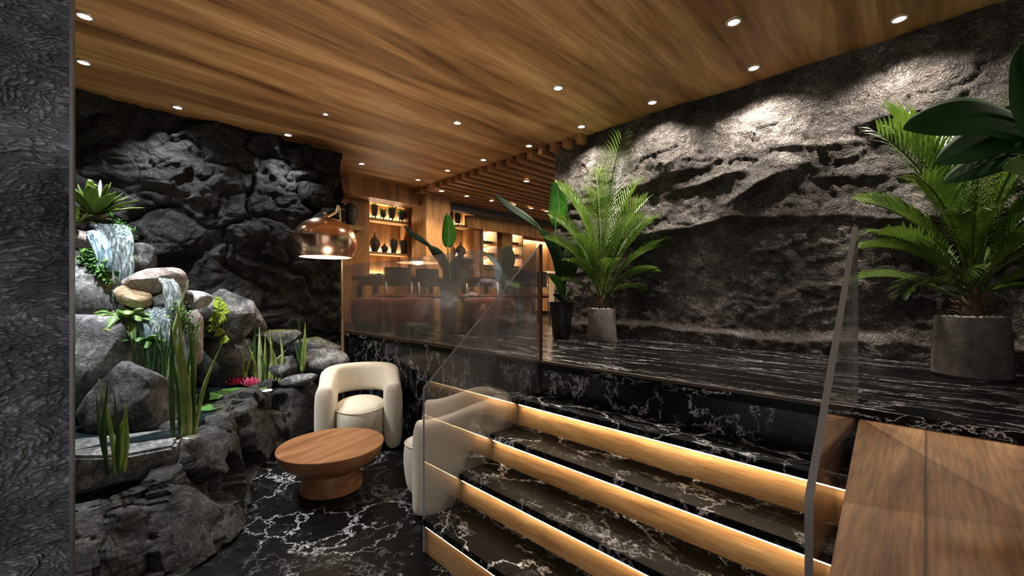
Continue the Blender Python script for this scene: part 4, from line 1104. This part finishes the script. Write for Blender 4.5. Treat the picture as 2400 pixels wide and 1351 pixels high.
# ------------------------------------------------------------------ banana-leaf plants
def big_leaf(root, pts, w, side, mk, kind='oval', fold=0.22, petiole=None, rib=0.006, nm='leaf'):
    L = [Vector(p) - root.location for p in pts]
    cl = catmull(L, 7)
    lf = obj(nm, blade(B(), cl, prof_w(len(cl), w, kind), side, fold, 3), M[mk], root, True, solid=0.003)
    obj('midrib', tube(B(), cl, [rib * (1 - 0.8 * i / len(cl)) for i in range(len(cl))], 6), M['midrib' if mk == 'banana' else mk], lf)
    if petiole:
        pp = catmull([Vector(p) - root.location for p in petiole], 6)
        obj('petiole', tube(B(), pp, [0.014 - 0.006 * i / len(pp) for i in range(len(pp))], 8), M['palm_stem' if mk == 'banana' else mk], root)
    return lf
def banana(label, c, pot_prof, leaves, pot_m='black_pot'):
    t = thing('banana_plant', label, 'plant', c)
    obj('pot', lathe(B(), pot_prof, 36, capt=False), M[pot_m], t, angle=0.7)
    top = max(z for r, z in pot_prof)
    obj('soil', lathe(B(), [(pot_prof[-1][0] if pot_prof[-1][0] else pot_prof[-3][0] * 0.95, top - 0.05), (pot_prof[-3][0] * 0.9, top - 0.02), (0, top - 0.015)], 24), M['fibre'], t)
    for lv in leaves: big_leaf(t, **lv)
    return t
F = 4.55
c1 = Vector((3.60, 2.83, ZP))
A = lambda px, py, df=0.0: at(px, py, f=F + df)
pp1 = [(0, 0), (0.085, 0.0), (0.095, 0.02), (0.105, 0.15), (0.125, 0.30), (0.135, 0.385), (0.142, 0.40), (0.128, 0.40), (0.12, 0.37), (0, 0.36)]
banana('dark banana-leaf plant in a black vase left of the far palm', c1, pp1, [
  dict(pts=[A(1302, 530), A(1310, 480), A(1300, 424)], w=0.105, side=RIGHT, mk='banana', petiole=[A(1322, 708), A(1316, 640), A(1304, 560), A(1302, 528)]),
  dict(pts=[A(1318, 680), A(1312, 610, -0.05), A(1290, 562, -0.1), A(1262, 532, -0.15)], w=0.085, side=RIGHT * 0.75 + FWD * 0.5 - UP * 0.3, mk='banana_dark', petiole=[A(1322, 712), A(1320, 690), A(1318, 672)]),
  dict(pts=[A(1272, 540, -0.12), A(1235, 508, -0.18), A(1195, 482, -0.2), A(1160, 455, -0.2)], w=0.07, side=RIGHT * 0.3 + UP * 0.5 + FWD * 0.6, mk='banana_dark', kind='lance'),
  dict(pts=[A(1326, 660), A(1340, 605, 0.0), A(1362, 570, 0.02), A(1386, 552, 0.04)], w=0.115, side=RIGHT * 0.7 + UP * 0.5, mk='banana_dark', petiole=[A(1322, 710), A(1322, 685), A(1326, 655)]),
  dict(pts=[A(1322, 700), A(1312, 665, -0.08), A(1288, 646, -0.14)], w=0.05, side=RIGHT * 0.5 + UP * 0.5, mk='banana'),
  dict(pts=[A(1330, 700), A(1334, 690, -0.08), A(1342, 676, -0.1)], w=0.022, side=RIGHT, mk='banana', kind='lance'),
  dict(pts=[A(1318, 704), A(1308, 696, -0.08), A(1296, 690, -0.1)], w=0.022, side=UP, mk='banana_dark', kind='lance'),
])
F2 = 5.22
A2 = lambda px, py, df=0.0: at(px, py, f=F2 + df)
c2 = at(1054, 780, z=ZP)
pp2 = [(0, 0), (0.10, 0.0), (0.105, 0.02), (0.11, 0.3), (0.125, 0.55), (0.135, 0.62), (0.14, 0.63), (0.125, 0.63), (0.12, 0.6), (0, 0.59)]
c2 = Vector((c2.x, c2.y, ZP))
F2 = (c2.x + c2.y) / R2
banana('dark banana-leaf plant in a tall grey vase behind the long glass guard', c2, pp2, [
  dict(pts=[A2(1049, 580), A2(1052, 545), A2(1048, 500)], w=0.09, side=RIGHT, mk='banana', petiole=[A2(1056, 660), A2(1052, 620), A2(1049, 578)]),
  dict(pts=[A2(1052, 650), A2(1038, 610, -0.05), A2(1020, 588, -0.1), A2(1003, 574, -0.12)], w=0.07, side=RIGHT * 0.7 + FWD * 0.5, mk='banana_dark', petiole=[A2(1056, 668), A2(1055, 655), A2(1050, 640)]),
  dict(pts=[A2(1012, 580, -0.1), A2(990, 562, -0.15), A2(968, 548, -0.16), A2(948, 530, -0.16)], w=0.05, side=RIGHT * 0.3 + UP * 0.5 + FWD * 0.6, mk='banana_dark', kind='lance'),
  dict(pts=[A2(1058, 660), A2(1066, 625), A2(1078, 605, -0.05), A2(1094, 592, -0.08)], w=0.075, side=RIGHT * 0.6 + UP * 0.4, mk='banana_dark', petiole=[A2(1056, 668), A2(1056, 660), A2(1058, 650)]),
], 'stone_pot')
F3 = 8.0  # third plant, added in place of a faint leaf reflection in the glass
A3 = lambda px, py, df=0.0: at(px, py, f=F3 + df)
c3 = at(1180, 690 + 0.485 * 970 / F3, f=F3)
banana('added plant standing in for a dark leaf reflection before the wine racks', Vector((c3.x, c3.y, ZP)), pp2, [
  dict(pts=[A3(1187, 640), A3(1192, 605), A3(1188, 574)], w=0.13, side=RIGHT, mk='banana_dark', petiole=[A3(1181, 678), A3(1183, 660), A3(1187, 636)]),
  dict(pts=[A3(1178, 650), A3(1168, 622), A3(1152, 604), A3(1134, 590)], w=0.07, side=RIGHT * 0.3 + UP * 0.5 + FWD * 0.5, mk='banana_dark', kind='lance', petiole=[A3(1180, 680), A3(1179, 665), A3(1178, 645)]),
], 'black_pot')

# ------------------------------------------------------------------ large-leaved plant at the right edge
ca = Vector((3.60, -0.62, ZP))
FA = 2.05
A4 = lambda px, py, f: at(px, py, f=f)
t = thing('elephant_ear_plant', 'huge dark heart-leaved plant reaching in from the right edge', 'plant', ca)
obj('pot', lathe(B(), [(0, 0), (0.10, 0.0), (0.15, 0.03), (0.195, 0.12), (0.205, 0.20), (0.185, 0.29), (0.165, 0.32), (0.15, 0.32), (0.14, 0.28), (0, 0.27)], 40, capt=False), M['stone_pot'], t, angle=0.8)
base = ca + UP * 0.28
def ear(px0, py0, f0, px1, py1, f1, w, side, mk='aloc', sag=0.06):
    a, b = A4(px0, py0, f0), A4(px1, py1, f1)
    mid = (a + b) / 2 + UP * sag
    big_leaf(t, [a, a.lerp(mid, 0.55) + UP * sag * 0.3, mid, mid.lerp(b, 0.6), b], w, side, mk, 'heart', 0.12, [base, (base * 0.6 + a * 0.4) + UP * 0.15, a + UP * 0.02 - (b - a).normalized() * 0.05, a], 0.008)
ear(2425, 300, 1.95, 2118, 303, 1.95, 0.155, UP * 0.85 + FWD * 0.5, 'aloc', 0.07)
ear(2470, 330, 1.85, 2395, 105, 1.90, 0.20, RIGHT * 0.9 + FWD * 0.3 + UP * 0.2, 'aloc', 0.03)
ear(2470, 350, 2.0, 2192, 385, 2.02, 0.13, UP * 0.8 + FWD * 0.5, 'aloc', 0.10)
ear(2480, 400, 2.1, 2210, 428, 2.1, 0.10, UP * 0.8 + FWD * 0.5, 'aloc', 0.10)
ear(2480, 405, 2.0, 2352, 396, 1.96, 0.075, UP * 0.9 + FWD * 0.3, 'hosta', 0.03)

# ------------------------------------------------------------------ vases and planters on the rear shelves
def lathe_thing(name, label, cat, c, prof, m, group=None, seg=28):
    o = obj(name, lathe(B(), prof, seg), m, None, True, angle=0.8); o.location = c
    return tag(o, label, cat, group)
GOURD = [(0.0, 0), (0.40, 0.0), (0.62, 0.10), (0.86, 0.3), (0.95, 0.42), (0.86, 0.55), (0.55, 0.68), (0.26, 0.78), (0.13, 0.88), (0.11, 0.97), (0.15, 1.0), (0.0, 1.0)]
JAR = [(0.0, 0), (0.55, 0.0), (0.78, 0.2), (0.96, 0.5), (1.0, 0.72), (0.88, 0.87), (0.55, 0.95), (0.40, 0.97), (0.42, 1.0), (0.0, 1.0)]
def vase(label, px, z, Y, wpx, h, prof):
    c = at(px, 600, Y=Y); f = (c.x + c.y) / R2; r = wpx / 2 * f / FPX
    return lathe_thing('vase', label, 'vase', (c.x, Y, z), [(q * r, w * h) for q, w in prof], M['ceramic'], 'charcoal vases on the rear shelves')
YV = YB + 0.13
vase('tall charcoal gourd vase at the left of the lower niche shelf', 878, 0.763, YV, 26, 0.36, GOURD)
vase('small charcoal gourd vase, second on the lower niche shelf', 901, 0.763, YV, 19, 0.19, GOURD)
vase('charcoal shouldered jar, third on the lower niche shelf', 922, 0.763, YV, 19, 0.285, JAR)
vase('charcoal shouldered jar at the right end of the lower niche shelf', 944, 0.763, YV, 18, 0.275, JAR)
vase('large charcoal jar on the short wall shelf behind the lamp', 822, 1.131, 6.78, 30, 0.39, JAR)
vase('small charcoal gourd vase on the lower shelf of the second bay', 1062, 0.816, 7.3, 17, 0.27, GOURD)
vase('wide charcoal gourd vase on the lower shelf of the second bay', 1079, 0.816, 7.28, 26, 0.34, GOURD)
def planter(label, px, z, Y, wpx, h, low=False, seed=1, leafh=0.14):
    c = at(px, 600, Y=Y); f = (c.x + c.y) / R2; r = wpx / 2 * f / FPX
    t = thing('herb_planter', label, 'planter', (c.x, Y, z), 0, 'footed planters on the rear shelves')
    lg = 0.05
    prof = [(0, lg), (0.6 * r, lg), (0.85 * r, lg + h * 0.2), (r, lg + h * 0.7), (r * 0.97, lg + h), (r * 0.85, lg + h), (r * 0.8, lg + h * 0.85), (0, lg + h * 0.82)] if low else [(0, lg), (0.62 * r, lg), (0.75 * r, lg + 0.1 * h), (0.95 * r, lg + 0.75 * h), (r, lg + h), (r * 0.9, lg + h), (r * 0.85, lg + h * 0.9), (0, lg + h * 0.88)]
    obj('bowl', lathe(B(), prof, 24), M['ceramic'], t, angle=0.8)
    for k in range(3):
        a = 2 * PI * k / 3 + 0.4
        obj('foot', tube(B(), [(0.5 * r * math.cos(a), 0.5 * r * math.sin(a), 0.0), (0.5 * r * math.cos(a), 0.5 * r * math.sin(a), lg + 0.01)], 0.009, 6), M['ceramic'], t)
    rnd = random.Random(seed); bm = B()
    for i in range(60):
        a = rnd.uniform(0, 2 * PI); q = r * 0.8 * math.sqrt(rnd.random())
        p = Vector((q * math.cos(a), q * math.sin(a), lg + h * 0.88))
        d = Vector((rnd.gauss(0, 0.25), rnd.gauss(0, 0.25), 1)).normalized(); L = leafh * rnd.uniform(0.4, 1.0)
        blade(bm, [p, p + d * L * 0.6, p + d * L], [0.004, 0.010, 0.001], d.cross(Vector((rnd.gauss(0, 1), rnd.gauss(0, 1), 0.1))).normalized(), 0.2, 1)
    f_ = obj('foliage', bm, M['ivy'], t, True); f_['kind'] = 'stuff'
planter('tall footed planter at the left of the upper niche shelf', 877, 1.366, YV, 17, 0.16, False, 1, 0.12)
planter('low footed bowl planter, second on the upper niche shelf', 897, 1.366, YV, 16, 0.07, True, 2, 0.12)
planter('tall planter with the fullest greenery, third on the upper niche shelf', 917, 1.366, YV, 19, 0.15, False, 3, 0.13)
planter('footed bowl planter at the right of the upper niche shelf', 940, 1.366, YV, 18, 0.11, True, 4, 0.13)
planter('footed planter on the upper shelf of the second bay', 1072, 1.501, 7.28, 18, 0.18, False, 5, 0.12)

# ------------------------------------------------------------------ wine racks
def wine_rack(label, x0, x1, y, zs, word, n):
    t = thing('wine_rack', label, 'wine rack', ((x0 + x1) / 2, y, ZP))
    H = zs[-1] + 0.40
    bm = B(); box(bm, x0 - 0.03, x0, y - 0.05, y + 0.38, ZP, H); box(bm, x1, x1 + 0.03, y - 0.05, y + 0.38, ZP, H); box(bm, x0, x1, y - 0.03, y + 0.38, ZP, zs[0] - 0.06); box(bm, x0, x1, y - 0.05, y + 0.38, H - 0.03, H)
    obj('frame', loc(bm, t), M['col_wood'], t, False)
    obj('back_panel', loc(box(B(), x0, x1, y + 0.36, y + 0.38, zs[0] - 0.06, H - 0.03), t), M['liner'], t, False)
    for r, z in enumerate(zs):
        obj('rack_shelf', loc(box(B(), x0, x1, y - 0.05, y + 0.36, z - 0.03, z), t), M['slat_wood'], t, False)
        area('rack_glow', ((x0 + x1) / 2, y + 0.30, (zs[r + 1] - 0.04) if r < 2 else z + 0.34), ((x0 + x1) / 2, y + 0.25, z), (x1 - x0 - 0.04, 0.03), 10, (1.0, 0.82, 0.58))
        for k in range(n):
            x = x0 + (x1 - x0) * (k + 0.5) / n
            row = ('bottom', 'middle', 'top')[r]; place = ('first', 'second', 'third', 'fourth', 'fifth')[k]
            b = thing('wine_bottle', f'dark wine bottle in the {row} row of the {word} wine rack, {place} from the left', 'bottle', (x, y + 0.16, z + 0.045), 0, 'wine bottles on the racks')
            rr = 0.04
            prof = [(0, -0.15), (rr * 0.9, -0.15), (rr, -0.14), (rr, 0.04), (rr * 0.8, 0.075), (0.015, 0.10), (0.014, 0.15), (0.016, 0.155), (0, 0.155)]
            q = obj('bottle_body', lathe(B(), prof, 16), M['bottle'], b); q.rotation_euler = (PI / 2 - 0.12, 0, 0.2); 
            q2 = obj('bottle_label', lathe(B(), [(rr + 0.001, -0.10), (rr + 0.001, 0.0)], 16, capb=False, capt=False), M['foil'], b); q2.rotation_euler = q.rotation_euler
    return t
wine_rack('lit wine rack left of the wood pillar behind the bar', 6.36, 6.78, 7.35, [0.63, 0.92, 1.20], 'left', 4)
wine_rack('lit wine rack right of the wood pillar behind the bar', 7.72, 8.10, 7.75, [0.68, 1.00, 1.32], 'right', 3)

# ------------------------------------------------------------------ bar counter
bt = thing('bar_counter', 'pale topped bar counter with cream front panels at the far right', 'bar counter', (8.2, 6.5, ZP))
obj('plinth', loc(box(B(), 7.25, 9.5, 6.12, 6.62, ZP, ZP + 0.10), bt), M['beam_dark'], bt, False)
obj('body', loc(box(B(), 7.2, 9.5, 6.08, 6.62, ZP + 0.10, 0.47), bt), M['col_wood'], bt, False)
for k in range(4): obj('front_panel', loc(box(B(), 7.28 + k * 0.56, 7.80 + k * 0.56, 6.055, 6.08, ZP + 0.18, 0.40, 0.006), bt), M['cream_panel'], bt, False)
obj('countertop', loc(box(B(), 7.15, 9.5, 6.0, 6.66, 0.47, 0.52, 0.006), bt), M['white_top'], bt, False)
def wglass(x, y, lb):
    t = thing('wine_glass', lb, 'glass', (x, y, 0.521), 0, 'glasses on the bar')
    obj('bowl', lathe(B(), [(0.006, 0.085), (0.03, 0.10), (0.043, 0.14), (0.036, 0.20)], 18, capb=True, capt=False), M['wineglass'], t)
    obj('stem', lathe(B(), [(0.036, 0), (0.034, 0.004), (0.005, 0.01), (0.004, 0.085), (0, 0.088)], 14), M['wineglass'], t)
wglass(7.72, 6.2, 'left wine glass standing on the bar counter'); wglass(7.86, 6.25, 'middle wine glass standing on the bar counter'); wglass(8.02, 6.2, 'right wine glass standing on the bar counter')
hp = thing('potted_herb', 'small leafy pot plant on the bar behind the wine glasses', 'plant', (8.05, 6.45, 0.521))
obj('pot', lathe(B(), [(0, 0), (0.05, 0), (0.065, 0.10), (0.055, 0.10), (0, 0.09)], 20), M['ceramic'], hp, angle=0.8)
rnd = random.Random(77); bm = B()
for i in range(50):
    a = rnd.uniform(0, 2 * PI); d = Vector((math.cos(a) * 0.8, math.sin(a) * 0.8, rnd.uniform(0.3, 1.3))).normalized(); L = rnd.uniform(0.12, 0.26)
    p = Vector((0, 0, 0.09)); blade(bm, [p, p + d * L * 0.6, p + d * L - UP * 0.04], [0.004, 0.016, 0.001], d.cross(UP).normalized(), 0.2, 1)
f_ = obj('foliage', bm, M['ivy'], hp); f_['kind'] = 'stuff'

# ------------------------------------------------------------------ dining tables, chairs, poufs
def dtable(label, c, L, W, rz):
    t = thing('dining_table', label, 'table', (c[0], c[1], ZP), rz)
    obj('tabletop', box(B(), -L/2, L/2, -W/2, W/2, 0.71, 0.76, 0.006), M['dark_top'], t, False)
    obj('apron', box(B(), -L/2 + 0.08, L/2 - 0.08, -W/2 + 0.08, W/2 - 0.08, 0.62, 0.71), M['dark_top'], t, False)
    for sx in (-1, 1):
        for sy in (-1, 1):
            obj('leg', box(B(), sx*(L/2-0.09)-0.03, sx*(L/2-0.09)+0.03, sy*(W/2-0.09)-0.03, sy*(W/2-0.09)+0.03, 0, 0.62, 0.004), M['dark_top'], t, False)
    return t
dtable('long dark dining table in front of the lit shelf niche', (3.55, 6.0), 1.5, 0.7, 0.0)
dtable('dark dining table in front of the wine racks', (5.08, 5.30), 1.5, 0.75, 0.0)
def dchair(label, x, y, rz):
    t = thing('dining_chair', label, 'chair', (x, y, ZP), rz, 'dark dining chairs at the tables')
    obj('seat', box(B(), -0.22, 0.22, -0.22, 0.22, 0.42, 0.49, 0.025), M['rust'], t)
    bm = B()
    rows = []
    for k in range(13):
        a = -0.95 + 1.9 * k / 12
        x_, y_ = 0.245 * math.sin(a), 0.24 * math.cos(a) - 0.02
        nx, ny = math.sin(a), math.cos(a)
        rows.append([bm.verts.new((x_ + nx * d, y_ + ny * d, z)) for d, z in ((-0.018, 0.60), (0.018, 0.60), (0.024, 0.86), (-0.012, 0.86))])
    for A_, C_ in zip(rows, rows[1:]):
        for q in range(4): bm.faces.new([A_[q], A_[(q+1) % 4], C_[(q+1) % 4], C_[q]])
    bm.faces.new(rows[0]); bm.faces.new(rows[-1][::-1])
    obj('backrest', bm, M['dark_fab'], t, True, angle=0.6)
    for sx in (-1, 1):
        obj('leg', tube(B(), [(sx*0.19, -0.19, 0.43), (sx*0.21, -0.21, 0)], 0.011, 8), M['steel'], t)
        obj('leg', tube(B(), [(sx*0.20, 0.17, 0.66), (sx*0.19, 0.18, 0.43), (sx*0.21, 0.22, 0)], 0.011, 8), M['steel'], t)
dchair('dark dining chair at the left near side of the niche table', 3.00, 5.42, PI)
dchair('dark dining chair at the middle near side of the niche table', 3.49, 5.43, PI + 0.1)
dchair('dark dining chair at the right near side of the niche table', 4.00, 5.40, PI - 0.1)
dchair('dark dining chair at the left near side of the rack table', 4.42, 4.70, PI)
dchair('dark dining chair at the middle near side of the rack table', 4.80, 4.68, PI + 0.1)
dchair('dark dining chair at the right near side of the rack table', 5.18, 4.70, PI)
dchair('dark dining chair at the far side of the rack table', 4.8, 5.95, 0.1)
def pouf(label, x, y, r):
    t = thing('pouf', label, 'pouf', (x, y, ZP), 0, 'rust poufs behind the guard')
    obj('cushion', lathe(B(), [(0, 0.10), (r * 0.94, 0.10), (r, 0.16), (r, 0.36), (r * 0.96, 0.41), (r * 0.85, 0.435), (0, 0.45)], 40), M['rust'], t, angle=1.0)
    obj('base', lathe(B(), [(0, 0), (r * 0.8, 0.0), (r * 0.8, 0.10), (0, 0.10)], 32), M['dark_fab'], t, angle=0.6)
pouf('round rust pouf behind the left end of the long glass guard', 2.66, 5.32, 0.30)
pouf('round rust pouf left of the tall grey vase behind the guard', 2.90, 4.72, 0.28)
pouf('round rust pouf right of the tall grey vase behind the guard', 3.72, 4.15, 0.36)
for k, (px, lb) in enumerate(((888, 'left'), (912, 'right'))):
    c = at(px, 648, Y=6.0)
    t = thing('tealight', f'{lb} glowing tealight on the niche dining table', 'candle', (c.x, 6.0, ZP + 0.761), 0, 'tealights on the dining table')
    obj('cup', lathe(B(), [(0, 0), (0.028, 0), (0.034, 0.05), (0.031, 0.05), (0.026, 0.006), (0, 0.006)], 18), M['wineglass'], t)
    obj('flame_glow', lathe(B(), [(0, 0.008), (0.024, 0.008), (0.024, 0.03), (0, 0.032)], 14), M['candle'], t)
# added warm fill for the dining room ambient, with no fixture of its own
area('dining_fill', (5.4, 5.0, 1.75), (5.4, 5.0, 0), (2.4, 1.6), 130, (1.0, 0.70, 0.40))
